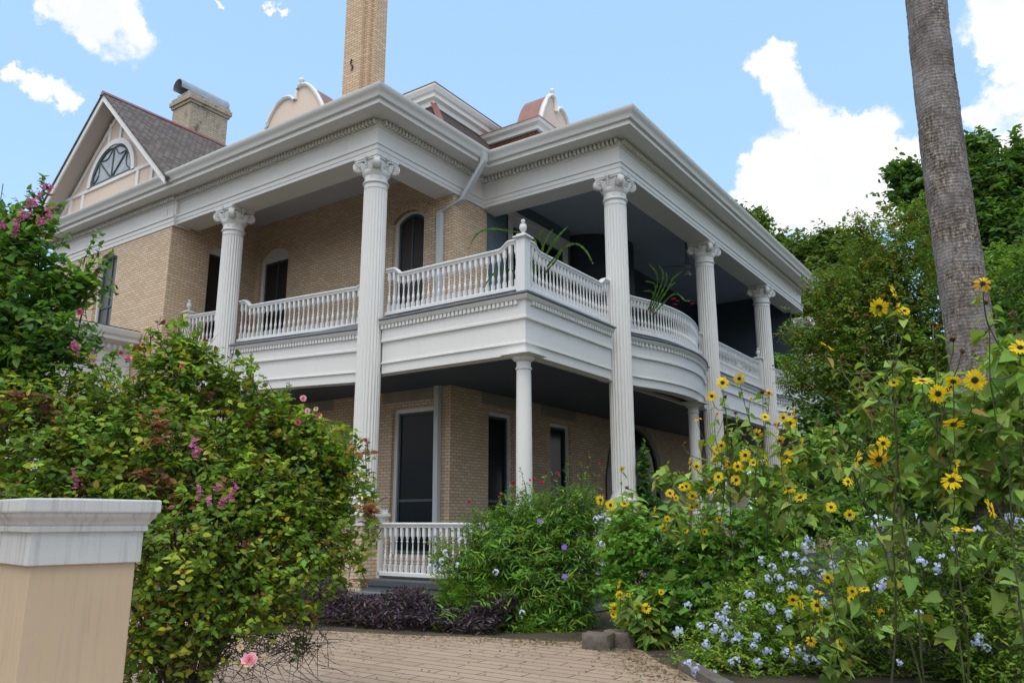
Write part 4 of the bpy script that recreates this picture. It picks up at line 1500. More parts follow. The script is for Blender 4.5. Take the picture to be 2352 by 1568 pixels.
def beads(seed, n, length, rad, col):
    r = np.random.default_rng(seed)
    lv = Leaves()
    t = r.random(n)
    p = np.stack([r.normal(0, length * .13, n) + .25 * length * np.sin(t * 3), r.normal(0, length * .13, n), -length * t], 1)
    for k in range(4):
        th = k * math.pi / 2 + r.random(n)
        a = np.stack([np.cos(th), np.sin(th), r.normal(-.2, .3, n)], 1)
        lv.add(p, a, np.tile([0, 0, 1.0], (n, 1)), rad, rad * 1.1, np.array(col) * (.7 + .55 * r.random((n, 1))), 'round', .6, .2)
    return lv.mesh('flower_spray')


CORALM = [beads(s, 15, .12, .017, (.80, .26, .52)) for s in (1, 2, 3)]


def umbel(seed, n, rad, pr_, col):
    r = np.random.default_rng(seed)
    lv = Leaves()
    d = unit(r.normal(0, 1, (n, 3)) + np.array([0, 0, .9]))
    for i in range(n):
        z = d[i]
        x = unit(np.cross(z, [.3, .5, .2]))
        y = np.cross(z, x)
        th = np.arange(5) * 2 * math.pi / 5 + r.random() * 6
        a = np.cos(th)[:, None] * x + np.sin(th)[:, None] * y + .12 * z
        lv.add(np.tile(z * rad * (.8 + .4 * r.random()), (5, 1)), a, np.tile(z, (5, 1)), pr_, pr_ * .85, np.array(col) * (.85 + .25 * r.random((5, 1))), 'petal', .1, .15)
    return lv.mesh('flower_cluster')


PLUMM = [umbel(s, 15, .068, .020, (.62, .70, .94)) for s in (1, 2, 3)] + [umbel(9, 7, .045, .020, (.70, .76, .95))]
RUELM = umbel(4, 1, .0, .034, (.26, .16, .62))
to_cam = lambda p: unit(CAMLOC - np.array(p))


def bloom(name, me, mat, parent, u, v, d, size, tilt=.35, roll=None, facing=None, disc=None):
    p = at(u, v, d)
    f = facing if facing is not None else unit(to_cam(p) + np.array([0, 0, .25]) + RNG.normal(0, tilt, 3))
    o = put(name, me, mat, parent, loc=p, rot=frame(f, RNG.random() * 6 if roll is None else roll), scale=size)
    return o, p, f


def plant(name, label, cat, base, group=None):
    b = np.array(base, float)
    return empty(name, (b[0], b[1], 0.0), label, cat, group)


# ------------------------------------------------------------------ rose bush by the gate pier
rb = blobs_of([(110, 1010, 6.6, 200, 190), (340, 1000, 7.0, 190, 170), (560, 1040, 7.2, 150, 150), (700, 1130, 7.4, 120, 110), (400, 1200, 6.5, 230, 180), (640, 1230, 7.0, 170, 150), (420, 1400, 6.3, 150, 130),
               (560, 1340, 6.5, 160, 100), (190, 930, 7.0, 150, 90), (420, 850, 7.2, 120, 100), (90, 1160, 6.3, 140, 130), (765, 1110, 7.6, 80, 105), (620, 970, 7.3, 90, 75), (700, 1000, 7.4, 100, 70), (780, 1050, 7.6, 60, 60), (330, 1480, 6.2, 60, 90), (740, 1230, 7.3, 70, 90),
               (425, 815, 7.2, 75, 55), (510, 880, 7.3, 70, 60), (745, 1020, 7.5, 60, 50), (250, 1020, 6.6, 150, 120), (480, 1080, 6.7, 130, 110), (20, 900, 6.8, 110, 120), (600, 1130, 6.8, 130, 100)])
pl = plant('rose_bush', 'large rose bush with yellowing leaves and pink roses spilling beside the gate pier', 'bush', at(430, 1500, 6.8))
lv, st = Leaves(), MB()
tp, ou = sample(rb, 5000, .45, .55)
d, ln = shoots(lv, tp, ou, .27, 9, .062, .041, P_ROSE, 'ovate')
stems(st, tp, d, ln, 4, .0035)
# sprigs standing out of the crown
sp_uv = [(410, 730), (455, 745), (300, 790), (270, 800), (600, 860), (660, 890), (740, 950), (790, 970), (860, 1080), (850, 1180), (420, 720), (550, 805), (120, 800), (210, 810), (805, 1200), (690, 925), (360, 735), (385, 745), (470, 770), (440, 760), (330, 760), (575, 815), (540, 840), (640, 900), (820, 985), (845, 1010), (835, 1120), (845, 1150), (770, 1330), (780, 1260), (690, 1420), (800, 1240), (720, 960), (500, 800), (240, 830), (660, 880)]
for (u, v) in sp_uv:
    p = at(u, v, 7.2 + RNG.normal(0, .2))
    q = at(u + RNG.normal(-10, 25), v + 110, 7.2)
    k = np.linspace(0, 1, 9)[:, None]
    ptsx = q * (1 - k) + p * k + RNG.normal(0, .012, (9, 3))
    st.tube(list(ptsx), np.linspace(.006, .002, 9), 4)
    shoots(lv, ptsx[2:], np.tile(unit(p - q), (7, 1)) + RNG.normal(0, .5, (7, 3)), .12, 6, .07, .048, P_ROSE)
for (u, v) in [(58, 897), (110, 922), (20, 910), (367, 968), (367, 1006), (310, 1071), (355, 1090), (387, 1109), (825, 1032), (845, 1174), (722, 1406), (645, 1303), (838, 1148), (348, 1374)]:
    q_ = np.array([at(u + RNG.normal(0, 12), v + RNG.normal(0, 9), (6.25 if u < 560 else 6.9)) for _ in range(4)])
    shoots(lv, q_, np.tile(to_cam(q_[0]), (4, 1)), .12, 6, .075, .036, [(3, G(.17, .065, .035)), (2, G(.22, .11, .045)), (1, G(.09, .03, .03))], 'lance')
put('foliage', lv.mesh('foliage'), LEAF, pl)
canes(pl, at(430, 1560, 6.8) * np.array([1, 1, 0]) + np.array([0, 0, .02]), rb, .022, .3, WOODY)
low = blobs_of([(480, 1480, 6.4, 200, 110), (620, 1450, 6.7, 150, 100), (700, 1480, 6.8, 110, 60), (380, 1540, 6.2, 120, 90), (560, 1340, 6.8, 220, 90)])
twigs(st, low, 900, .34, .0035, .1)
twigs(st, rb, 700, .35, .004)
tag(put('twigs', st, WOODY, pl), kind='stuff')
for (u, v, s_, k) in [(573, 1516, .066, 0), (183, 717, .034, 1), (696, 915, .033, 0), (726, 939, .024, 2), (706, 944, .027, 0), (732, 954, .026, 1), (684, 970, .028, 1), (419, 840, .024, 1), (552, 1486, .030, 2), (612, 1511, .022, 2), (296, 822, .03, 0),
                      (278, 810, .022, 1), (433, 763, .02, 2), (840, 1010, .022, 1)]:
    bloom('flower', ROSEM[k], PETAL, pl, u, v, 5.7 if v > 1400 else 6.75, s_, .3)
# ------------------------------------------------------------------ coral vine on the left
vb = blobs_of([(60, 590, 7.3, 105, 90), (150, 650, 7.3, 70, 70), (20, 700, 7.0, 110, 110), (120, 770, 7.0, 120, 80), (92, 490, 7.4, 42, 50), (205, 640, 7.5, 45, 35), (20, 820, 6.9, 90, 90), (40, 520, 7.4, 50, 40)])
pl = plant('coral_vine', 'tall coral vine with pink flower sprays climbing high at the left edge', 'vine', at(60, 1500, 7.3))
lv, st = Leaves(), MB()
tp, ou = sample(vb, 880, .4, .6)
d, ln = shoots(lv, tp, ou, .28, 7, .072, .052, P_VINE, 'heart')
stems(st, tp, d, ln, 4, .0035)
for (u, v, u2, v2) in [(262, 575, 190, 650), (272, 655, 200, 660), (235, 560, 190, 640), (108, 415, 95, 480), (75, 425, 85, 500), (100, 398, 98, 470), (150, 455, 110, 520), (40, 455, 60, 540), (250, 610, 190, 650), (225, 530, 190, 600)]:
    p, q = at(u, v, 7.4), at(u2, v2, 7.4)
    k = np.linspace(0, 1, 7)[:, None]
    ptsx = q * (1 - k) + p * k + RNG.normal(0, .012, (7, 3))
    st.tube(list(ptsx), np.linspace(.005, .002, 7), 4)
    shoots(lv, ptsx[2:], np.tile(unit(p - q), (5, 1)), .08, 4, .06, .04, P_VINE, 'heart')
put('foliage', lv.mesh('foliage'), LEAF, pl)
canes(pl, at(60, 1560, 7.3) * np.array([1, 1, 0]), vb, .02, .3, WOODY)
tag(put('twigs', st, WOODY, pl), kind='stuff')
for (u, v) in [(88, 444), (63, 463), (78, 463), (122, 481), (120, 493), (70, 491), (53, 490), (88, 503), (97, 505), (29, 509), (37, 519), (3, 513), (4, 525), (35, 535), (113, 428), (100, 431)]:
    bloom('flower_spray', CORALM[int(RNG.integers(3))], PETAL, pl, u, v - 8, 6.95, .62 + .3 * RNG.random(), 0, None, (RNG.normal(0, .3), RNG.normal(0, .3), 1))
pl2 = bpy.data.objects['rose_bush']
for (u, v) in [(165, 792), (177, 800), (211, 814), (217, 828), (292, 830), (298, 820), (443, 1013), (437, 1027), (459, 1035), (165, 1084), (175, 1106), (455, 1120), (497, 1116), (540, 1114), (538, 1130), (514, 1146), (481, 1144), (467, 1142), (176, 795), (170, 786)]:
    bloom('flower_spray', CORALM[int(RNG.integers(3))], PETAL, pl2, u, v - 8, 6.0 if v > 1000 else 6.6, .6 + .3 * RNG.random(), 0, None, (RNG.normal(0, .3), RNG.normal(0, .3), 1))

# ------------------------------------------------------------------ purple ground cover along the porch
lv = Leaves()
n = 7500
s_ = RNG.random(n)
fa, fb = np.array([-.4, -2.75]), np.array([4.5, -1.55])
back = RNG.random(n) ** .8
xy = fa + (fb - fa) * s_[:, None] + back[:, None] * np.array([-.15, 1.5])
hgt = (.08 + .50 * np.sin(np.clip(back * 1.25 + .12, 0, 1) * math.pi * .62)) * (.75 + .35 * np.sin(s_ * 19 + back * 5) * .5 + .2 * RNG.random(n))
tp = np.concatenate([xy, (hgt * (.35 + .65 * RNG.random(n) ** .4))[:, None]], 1)
ou = unit(RNG.normal(0, 1, (n, 3)) + np.array([.1, -.5, .5]))
shoots(lv, tp, ou, .14, 3, .10, .028, P_PURP, 'lance', .7, .9, .3)
tag(put('purple_groundcover', lv.mesh('purple_groundcover'), GLOSSLEAF), 'dark purple leaved ground cover bed along the porch skirt', 'ground cover', None, 'stuff')

# ------------------------------------------------------------------ mixed shrubs in front of the porch corner
def shrub(name, label, cat, spec, n, L, W, pal, shape, length=.2, nl=6, base=None, stem_r=.003, every=4, lo=.4, lift=.5, droop=.18, mat=None, smat=None, group=None, limb=.012, upb=.8, fold=.22):
    bl = blobs_of(spec)
    c = np.mean([q for q, _ in bl], 0) if base is None else base
    pl = plant(name, label, cat, c, group)
    lv, st = Leaves(), MB()
    tp, ou = sample(bl, n, lo, .55)
    d, ln = shoots(lv, tp, ou, length, nl, L, W, pal, shape, lift, .8, droop, fold, False, upb)
    if every:
        stems(st, tp, d, ln, every, stem_r)
    canes(pl, (c[0], c[1], .01), bl, limb, .4, smat or STEM)
    put('foliage', lv.mesh('foliage'), mat or LEAF, pl)
    tag(put('twigs', st, smat or STEM, pl), kind='stuff')
    return pl


mid = shrub('ruellia_shrub', 'bushy green shrub with narrow drooping leaves and violet flowers before the porch corner', 'shrub',
            [(1230, 1330, 13.3, 130, 110), (1110, 1430, 13.1, 110, 60), (1300, 1420, 13.1, 80, 70), (1180, 1260, 13.5, 120, 75), (1330, 1290, 13.5, 70, 100), (1220, 1440, 12.9, 120, 60), (1090, 1300, 13.7, 60, 80), (1200, 1210, 13.6, 100, 50), (1310, 1210, 13.6, 70, 50), (1050, 1420, 13.0, 70, 50)],
            3000, .135, .028, P_MID, 'lance', .22, 7, None, .004, 4, .45, .4, .45)
for (u, v) in [(1240, 1196), (1296, 1256), (1297, 1323), (880, 1423)][:3]:
    bloom('flower', RUELM, PETAL, mid, u, v, 12.45, 1.5, .2)
fen = shrub('fennel_clump', 'feathery bright green fennel clump at the porch edge', 'herb', [(1060, 1350, 13.3, 55, 45), (1030, 1400, 13.2, 50, 50), (1150, 1370, 13.0, 50, 40), (1120, 1320, 13.3, 45, 40), (1215, 1465, 12.5, 45, 50)],
            1500, .11, .006, [(4, G(.13, .25, .03)), (2, G(.09, .19, .025))], 'thread', .16, 12, None, .002, 5, .2, .7, .2)
rr_ = shrub('red_rose_shrub', 'airy rose shrub with small crimson roses before the slender porch column', 'shrub',
            [(1270, 1190, 13.7, 85, 50), (1340, 1140, 13.8, 45, 60), (1110, 1200, 13.8, 70, 45), (1210, 1150, 13.8, 60, 45), (1370, 1190, 13.8, 45, 50), (1180, 1180, 13.6, 60, 40), (1300, 1150, 13.7, 70, 45)], 1150, .05, .03, P_MID, 'ovate', .2, 7)
st, lv = MB(), Leaves()
for (u, v, u2, v2) in [(1197, 1070, 1215, 1160), (1255, 1075, 1250, 1160), (1310, 1045, 1320, 1150), (1352, 1035, 1345, 1140), (1380, 1068, 1360, 1150), (1282, 1090, 1290, 1160), (1150, 1140, 1165, 1200), (1330, 1050, 1335, 1120), (1078, 1160, 1100, 1210), (1178, 1110, 1195, 1170), (1300, 1060, 1310, 1150)]:
    p, q = at(u, v, 13.7), at(u2, v2, 13.7)
    k = np.linspace(0, 1, 8)[:, None]
    ptsx = q * (1 - k) + p * k + RNG.normal(0, .02, (8, 3))
    st.tube(list(ptsx), np.linspace(.008, .003, 8), 4)
    shoots(lv, ptsx[1:], np.tile(unit(p - q), (7, 1)) + RNG.normal(0, .6, (7, 3)), .1, 5, .05, .026, P_MID + [(2, G(.2, .09, .05))])
put('foliage', lv.mesh('foliage'), LEAF, rr_)
tag(put('twigs', st, WOODY, rr_), kind='stuff')
for (u, v, s_) in [(1077, 1152, .03), (1178, 1108, .035), (1217, 1102, .026), (1226, 1099, .03), (1244, 1107, .038), (1280, 1087, .038), (1375, 1063, .028), (1152, 1132, .032), (1115, 1257, .03), (1147, 1140, .024)]:
    bloom('flower', ROSEM[3], PETAL, rr_, u, v, 13.3, s_, .4)
lowp_ = shrub('plumbago_sprig', 'small light green plumbago spilling onto the brick paving with single pale blue clusters', 'shrub', [(1300, 1470, 12.2, 60, 35), (1200, 1410, 12.6, 30, 40), (1035, 1310, 13.4, 45, 55), (1010, 1260, 13.5, 35, 40)],
              420, .05, .024, P_PLUM, 'ovate', .16, 7)
for (u, v) in [(1022, 1267), (1014, 1287), (989, 1300), (1057, 1239), (1052, 1297), (1140, 1314), (1143, 1283), (1200, 1406)]:
    bloom('flower_cluster', PLUMM[3], PETAL, lowp_, u, v, 12.3 if v > 1300 and u > 1100 else 13.1, 1.15, .3)

# ------------------------------------------------------------------ right-hand border
gs = shrub('mallow_shrub', 'bright green broad leaved shrub between the sunflowers and the porch', 'shrub',
           [(1450, 1240, 12.2, 75, 80), (1560, 1270, 12.0, 100, 80), (1680, 1240, 12.0, 100, 90), (1600, 1360, 11.3, 110, 70), (1500, 1390, 11.4, 90, 60), (1420, 1330, 12.0, 50, 70), (1740, 1340, 11.5, 80, 80), (1780, 1230, 12.0, 70, 70)],
           1900, .095, .075, P_BRIGHT, 'heart', .22, 5, None, .004, 4, .45)
for (u, v) in [(1381, 1248), (1370, 1191), (1398, 1194), (1380, 1187), (1180, 1185)][:4]:
    bloom('flower_cluster', PLUMM[3], PETAL, gs, u, v, 11.8, 1.1, .3)
vn = shrub('porch_vine', 'dark green vine climbing the foot of the corner column', 'vine', [(1480, 1110, 17.2, 22, 60), (1490, 1170, 17.0, 30, 50), (1478, 1050, 17.3, 10, 40), (1530, 1180, 16.8, 40, 40)], 330, .085, .07, P_DARK, 'heart', .2, 5)
hedge = shrub('ivy_hedge', 'dark ivy covered hedge behind the tall sunflowers', 'hedge',
              [(1950, 1010, 13.5, 90, 60), (2080, 1000, 13.3, 110, 80), (2220, 980, 13.0, 110, 90), (2340, 960, 13.0, 90, 110), (2000, 1110, 12.8, 110, 70), (2180, 1120, 12.6, 120, 80), (2330, 1110, 12.6, 90, 90), (1860, 1080, 13.5, 70, 70), (1780, 1120, 13.0, 70, 60), (1840, 1180, 12.4, 90, 50), (1930, 1190, 12.2, 90, 50), (1770, 1190, 12.6, 60, 50),
               (2140, 1040, 9.0, 80, 80), (2260, 1010, 8.8, 90, 90), (2350, 1060, 8.8, 60, 130), (2200, 1130, 9.3, 120, 60), (2320, 1150, 9.3, 80, 60), (2060, 1110, 9.6, 80, 50), (2260, 930, 8.9, 60, 40)],
              4200, .095, .07, P_MID + [(2, G(.05, .11, .025))], 'heart', .2, 5, None, .004, 0, .45)
pg = shrub('plumbago_shrub', 'wide yellow green plumbago shrub covered with pale blue flower clusters', 'shrub',
           [(1750, 1400, 9.8, 130, 95), (1640, 1490, 9.6, 95, 65), (1900, 1350, 9.9, 170, 110), (2080, 1290, 9.3, 170, 110), (2270, 1280, 9.0, 130, 120), (1880, 1480, 9.4, 170, 85), (2110, 1470, 9.3, 170, 95), (2300, 1470, 9.2, 110, 100), (1720, 1520, 9.2, 130, 50), (1620, 1520, 9.3, 60, 40), (2180, 1390, 8.7, 120, 70), (2310, 1400, 8.3, 90, 90), (2330, 1530, 8.2, 80, 60), (2330, 1250, 8.4, 70, 80), (2200, 1260, 8.6, 90, 60), (2080, 1400, 8.6, 90, 60), (2240, 1500, 8.4, 70, 60), (2000, 1550, 9.1, 170, 50), (2250, 1560, 9.0, 130, 50)],
           6400, .058, .026, P_PLUM, 'ovate', .18, 8, None, .003, 4, .5)
for (x, y) in [(800, 645), (870, 690), (840, 760), (905, 752), (945, 618), (1003, 625), (1055, 655), (988, 715), (1053, 710), (735, 855), (700, 928), (920, 825), (985, 805), (1095, 815), (1080, 525), (1075, 570), (1395, 565), (1165, 735), (1220, 680), (1325, 405), (1490, 450), (1510, 800),
               (1530, 780), (1490, 810), (1680, 550), (1740, 665), (1830, 690), (1870, 635), (1930, 480), (1940, 585), (2075, 475), (2290, 415), (2330, 430), (2270, 400), (2340, 885), (600, 930), (565, 985), (605, 1020), (440, 1045), (475, 1140), (575, 1090), (530, 1050), (675, 1080), (655, 1120), (770, 1100), (760, 1155),
               (835, 1175), (790, 1245), (915, 1058), (975, 970), (1165, 900), (960, 1195), (985, 1235), (1030, 1175), (1070, 1225), (1135, 1235), (630, 1250), (655, 1240), (415, 1280), (425, 1310), (460, 1350), (515, 1315), (370, 1260), (310, 1065), (1175, 1120), (1730, 960), (1610, 1250), (2085, 1095), (2070, 1120), (2130, 1170), (370, 910), (850, 930)]:
    bloom('flower_cluster', PLUMM[int(RNG.integers(3))], PETAL, pg, 1435.5 + .38966 * x, 1033.6 + .38966 * y, (8.7 if x < 1400 else 8.15), .62 + .35 * RNG.random(), .35)


# ------------------------------------------------------------------ sunflowers
c6 = lambda x, y: (1550.4 + .3663 * x, 574.2 + .3663 * y)
c5 = lambda x, y: (1435.5 + .38966 * x, 1033.6 + .38966 * y)
c4 = lambda x, y: (689.1 + .36621 * x, 1091 + .36621 * y)
tall = [(1280, 360, 1.15), (1375, 265, .95, 's'), (1393, 365, .8, 's'), (1440, 380, .62), (955, 605, 1.0, 't'), (1930, 210, 1.0, 'o'), (2165, 610, 1.15), (1550, 820, 1.15, 't'), (1745, 820, 1.0, 't'), (1650, 900, 1.15), (1880, 815, 1.25), (1372, 830, .6), (1720, 870, .8, 's'),
        (1745, 1090, 1.15, 'b'), (1262, 1215, 1.0, 't'), (1305, 1210, .8), (1280, 1310, 1.25, 'o'), (1140, 1310, 1.1, 's'), (1735, 1440, 1.25), (1760, 1355, .9, 's')]
tspent = [(1195, 620), (1050, 680), (1740, 560), (2120, 400), (2125, 520), (1395, 705), (1515, 772), (1155, 775), (1200, 805), (1470, 930), (1235, 1022), (1345, 1010), (1640, 1205), (1430, 1455), (1350, 1425), (2145, 715), (990, 1268), (1690, 1285), (1015, 1025), (1950, 330), (1800, 635), (1620, 470)]
midf = [(298, 830, 1.1), (403, 805, .95), (230, 915, .9), (480, 930, .7, 's'), (265, 1025, .75, 's'), (140, 1055, .7, 'o'), (590, 895, .7, 'o'), (565, 1045, .75), (720, 1085, 1.1), (680, 1050, .8), (740, 1025, .8, 's'), (628, 1095, .9, 'o'), (515, 1155, .9, 'o'), (790, 1205, .9, 's'),
        (655, 1195, .8, 'o'), (290, 1225, .8), (262, 1250, .75), (440, 1285, .95), (253, 1310, .8), (695, 1295, 1.3), (575, 1320, 1.1, 's'), (340, 1340, .95, 'o'), (392, 1355, .85), (490, 1330, .8), (135, 1355, .8), (90, 1320, .7, 's'), (272, 1420, .9), (383, 1440, .85), (70, 1480, .75), (45, 1485, .7),
        (228, 1500, .8), (110, 1540, .85), (715, 1490, 1.2, 't'), (785, 1550, 1.1, 't'), (1085, 1450, .8), (1030, 1350, .7, 's'), (1310, 1415, .6)]
midsp = [(315, 920), (545, 890), (430, 1165), (540, 1225), (660, 1155), (725, 1240), (770, 1440), (60, 1215), (380, 1020), (900, 1100)]
low_l = [c5(*q[:2]) + tuple(q[2:]) for q in [(300, 280, .6), (400, 270, .75), (395, 335, .8), (425, 325, .6), (175, 345, .6, 's'), (250, 405, .6), (230, 457, .65), (355, 470, .65), (555, 408, .7), (470, 480, .6)]]
low_r = [c5(*q[:2]) + tuple(q[2:]) for q in [(990, 880, 1.0), (1130, 912, 1.05), (1040, 910, .9, 's'), (1165, 1025, .9, 's'), (1140, 835, .9, 't'), (1340, 830, .85), (1335, 875, .7), (1410, 815, .9, 't'), (1195, 750, .95), (1515, 960, .8, 'o'), (1095, 1120, .9, 'o'), (1270, 1145, .95), (980, 1150, .7, 's'), (1215, 335, .9), (1325, 380, .9),
                                         (2155, 345, 1.2, 's'), (1990, 470, 1.2, 't')]]
edge = [c4(*q[:2]) + tuple(q[2:]) for q in [(1970, 832, .95), (2170, 832, .9), (2008, 750, .8), (2000, 682, .8, 's'), (1965, 872, .7), (2265, 733, .5), (2058, 748, .5, 'o')]]
back_ = [c4(*q[:2]) + tuple(q[2:]) for q in [(1885, 155, .95), (1948, 187, .95), (2035, 178, .8, 't'), (1905, 478, .6), (2020, -40, .55), (2320, 112, .8), (2305, 275, .7), (2285, 325, .7, 's')]]
tallf = [c6(*q[:2]) + tuple(q[2:]) for q in tall]
midf = [c6(*q[:2]) + tuple(q[2:]) for q in midf]
tspent = [c6(*q) for q in tspent]
midsp = [c6(*q) for q in midsp]


def sunflower(label, D, root_uv, heads, spent, leaf_l, extra, spread_d=.35, px=18.5, nleaf=3, stemr=.009):
    root = at(root_uv, 1400, D) * np.array([1, 1, 0])
    pl = plant('sunflower_plant', label, 'sunflower', root, 'sunflower plants in the right-hand border')
    pts = [(np.array(at(h[0], h[1], D - .48 - spread_d * .4 * RNG.random())), h) for h in heads]
    sps = [np.array(at(u, v, D + RNG.normal(0, spread_d * .5))) for u, v in spent]
    allp = np.array([p for p, _ in pts] + sps)
    top = np.array([allp[:, 0].mean(), allp[:, 1].mean(), allp[:, 2].max() - .1])
    st, lv = MB(), Leaves()
    nst = max(2, len(allp) // 7)
    mains = []
    for k in range(nst):
        tgt = allp[int(RNG.integers(len(allp)))]
        e = np.array([tgt[0], tgt[1], max(.4, tgt[2] - .18)])
        r0 = root + RNG.normal(0, .08, 3) * np.array([1, 1, 0])
        ts = np.linspace(0, 1, 9)
        cur = np.array([r0 * (1 - t) + e * t + np.array([0, 0, .12 * math.sin(math.pi * t)]) + RNG.normal(0, .02, 3) * (0 < t < 1) for t in ts])
        st.tube(list(cur), np.linspace(stemr, stemr * .45, 9), 6)
        mains.append(cur)
    M = np.concatenate(mains)

    def stalk(p, f, r=.0045):
        w_ = np.linalg.norm(M[:, :2] - p[:2], axis=1) + np.abs(M[:, 2] - (p[2] - .28)) * .9
        a = M[int(np.argmin(w_ + 9 * (M[:, 2] > p[2] - .05)))]
        ctrl = p - f * .10 - np.array([0, 0, .10 + .2 * np.linalg.norm(p - a)])
        ts = np.linspace(0, 1, 9)
        c = np.array([a * (1 - t) ** 2 + 2 * ctrl * t * (1 - t) + (p - f * .012) * t * t for t in ts])
        st.tube(list(c), np.linspace(r * 1.25, r * .75, 9), 5)
        k = [i for i in range(1, 8) if RNG.random() < nleaf / 7.0]
        if k:
            q = c[k]
            n = len(q)
            ax = unit(RNG.normal(0, 1, (n, 3)) * np.array([1, 1, .35]) - np.array([0, 0, .2]))
            L = leaf_l * (.35 + .75 * RNG.random(n))
            lv.add(q + ax * .02, ax, unit(np.array([0, 0, .9]) + RNG.normal(0, .35, (n, 3))), L, L * .68, palette(n, P_SUNL), 'heart', .25, .35)

    for p, h in pts:
        kind = h[3] if len(h) > 3 else ''
        tc_ = to_cam(p)
        sdv = unit(np.cross(tc_, [0, 0, 1.0]))
        f = {'': tc_ + np.array([0, 0, .15]) + RNG.normal(0, .28, 3), 'o': tc_ + RNG.normal(0, .5, 3), 't': tc_ * .5 + np.array([0, 0, .8]) + RNG.normal(0, .3, 3),
             's': sdv * (1 if RNG.random() < .5 else -1) + tc_ * .25 + np.array([0, 0, .3]), 'b': np.array([0, 0, 1.0]) - tc_ * .5}[kind]
        f = unit(f)
        sz = h[2] * px * D / FPX
        me = SUNF[3] if kind == 'o' else SUNF[int(RNG.integers(3))]
        o = put('flower', me, PETAL, pl, loc=p, rot=frame(f, RNG.random() * 6), scale=sz)
        put('seed_disc', DISCM, DISC, o)
        stalk(p, f)
    for p in sps:
        f = unit(to_cam(p) * .5 + RNG.normal(0, .7, 3) + np.array([0, 0, .2]))
        o = put('seed_head', HEADM, SPENT if RNG.random() < .75 else BUDG, pl, loc=p, rot=frame(f), scale=px * .62 * D / FPX)
        put('sepals', SEPM, LEAF, o)
        stalk(p, f)
    # leaves up the main stems and in the extra clumps
    for cur in mains:
        n = 11
        ts = RNG.random(n) * (.6 if D < 7 else .9) + (.4 if D < 7 else .08)
        q = np.array([cur[min(8, int(t * 8))] for t in ts]) + RNG.normal(0, .03, (n, 3))
        ax = unit(RNG.normal(0, 1, (n, 3)) * np.array([1, 1, .3]) - np.array([0, 0, .25]))
        L = leaf_l * (.7 + .75 * RNG.random(n))
        lv.add(q + ax * .05, ax, unit(np.array([0, 0, .9]) + RNG.normal(0, .35, (n, 3))), L, L * .72, palette(n, P_SUNL), 'heart', .25, .38)
    if extra:
        bl = blobs_of([(u, v, D + dd_ + .1, a, b) for (u, v, a, b, dd_, nn) in extra])
        for (c, r), e in zip(bl, extra):
            tp, ou = sample([(c, r)], int(e[5] * (6.0 if e[1] < 1200 and D < 7 else 3.0)), .1, .9)
            n = len(tp)
            ax = unit(ou * .4 + RNG.normal(0, .8, (n, 3)) * np.array([1, 1, .4]) - np.array([0, 0, .3]))
            L = leaf_l * (.45 + 1.15 * RNG.random(n) ** 1.5)
            lv.add(tp, ax, unit(np.array([0, 0, .8]) + ou * .3 + RNG.normal(0, .4, (n, 3))), L, L * .7, palette(n, P_SUNL), 'heart', .25, .38)
            for i in range(0, n, 8):
                dm_ = np.linalg.norm(M - tp[i], axis=1)
                a = M[int(RNG.choice(np.argsort(dm_)[:5]))]
                if dm_.min() > .4:
                    continue
                st.tube([a, (a + tp[i]) / 2 - np.array([0, 0, .03]), tp[i]], [.004, .0035, .0025], 4, False)
    put('foliage', lv.mesh('foliage'), LEAF, pl)
    tag(put('twigs', st, STEM, pl), kind='stuff')
    return pl


selu = lambda L, a, b: [q for q in L if a <= q[0] < b]
sunflower('tall sunflower plant with many heads against the crape myrtle, left of the palm trunk', 6.2, 2090, selu(tallf, 0, 2090), selu(tspent, 0, 2090), .10,
          [(2050, 1090, 90, 70, 0, 30), (2010, 950, 60, 70, .1, 14), (2070, 860, 50, 60, 0, 10), (2060, 1230, 90, 60, .1, 7)])
sunflower('tall sunflower plant whose blooms cross the palm trunk', 5.9, 2210, selu(tallf, 2090, 2245), selu(tspent, 2090, 2245), .105,
          [(2200, 1000, 80, 80, 0, 26), (2190, 1110, 90, 60, -.1, 22), (2150, 900, 60, 60, 0, 12), (2230, 1270, 90, 80, 0, 6)])
sunflower('tall sunflower plant at the right edge of the garden beyond the palm', 5.7, 2330, selu(tallf, 2245, 9999) + [low_r[-2], low_r[-1]], selu(tspent, 2245, 9999), .11,
          [(2310, 960, 60, 80, 0, 22), (2320, 1090, 60, 70, 0, 20), (2300, 820, 60, 70, 0, 10), (2330, 1330, 50, 120, 0, 6)])
sunflower('sunflower plant in front of the second fluted column', 10.6, 1660, selu(midf, 0, 1690), selu(midsp, 0, 1690), .12, [(1650, 1090, 70, 70, 0, 40), (1600, 1120, 50, 40, 0, 20), (1680, 1010, 60, 60, 0, 30)], px=13.5)
sunflower('sunflower plant with a dense mid height head cluster beside the second column', 10.4, 1740, selu(midf, 1690, 1775), selu(midsp, 1690, 1775), .12, [(1730, 1090, 60, 70, 0, 40), (1760, 1150, 60, 50, 0, 24)], px=14)
sunflower('sunflower plant leaning out over the plumbago, right of the columns', 10.0, 1850, selu(midf, 1775, 9999), selu(midsp, 1775, 9999), .135, [(1850, 1050, 70, 80, 0, 40), (1840, 1160, 80, 70, 0, 40), (1900, 1010, 50, 50, 0, 20)], px=14.5)
sunflower('low sunflower plant growing through the blue plumbago', 8.7, 1900, low_r[:-2], [(1885, 1400), (1870, 1430), (1780, 1220), (1903, 1253)], .15, [(1880, 1420, 70, 60, 0, 26), (1960, 1300, 80, 70, 0, 14)], px=13.5)
sunflower('small sunflower plant at the paving edge with drooping grey green leaves', 11.0, 1490, edge, [(1500, 1360)], .16, [(1480, 1400, 60, 50, 0, 40), (1490, 1470, 60, 60, -.1, 36)], px=13)
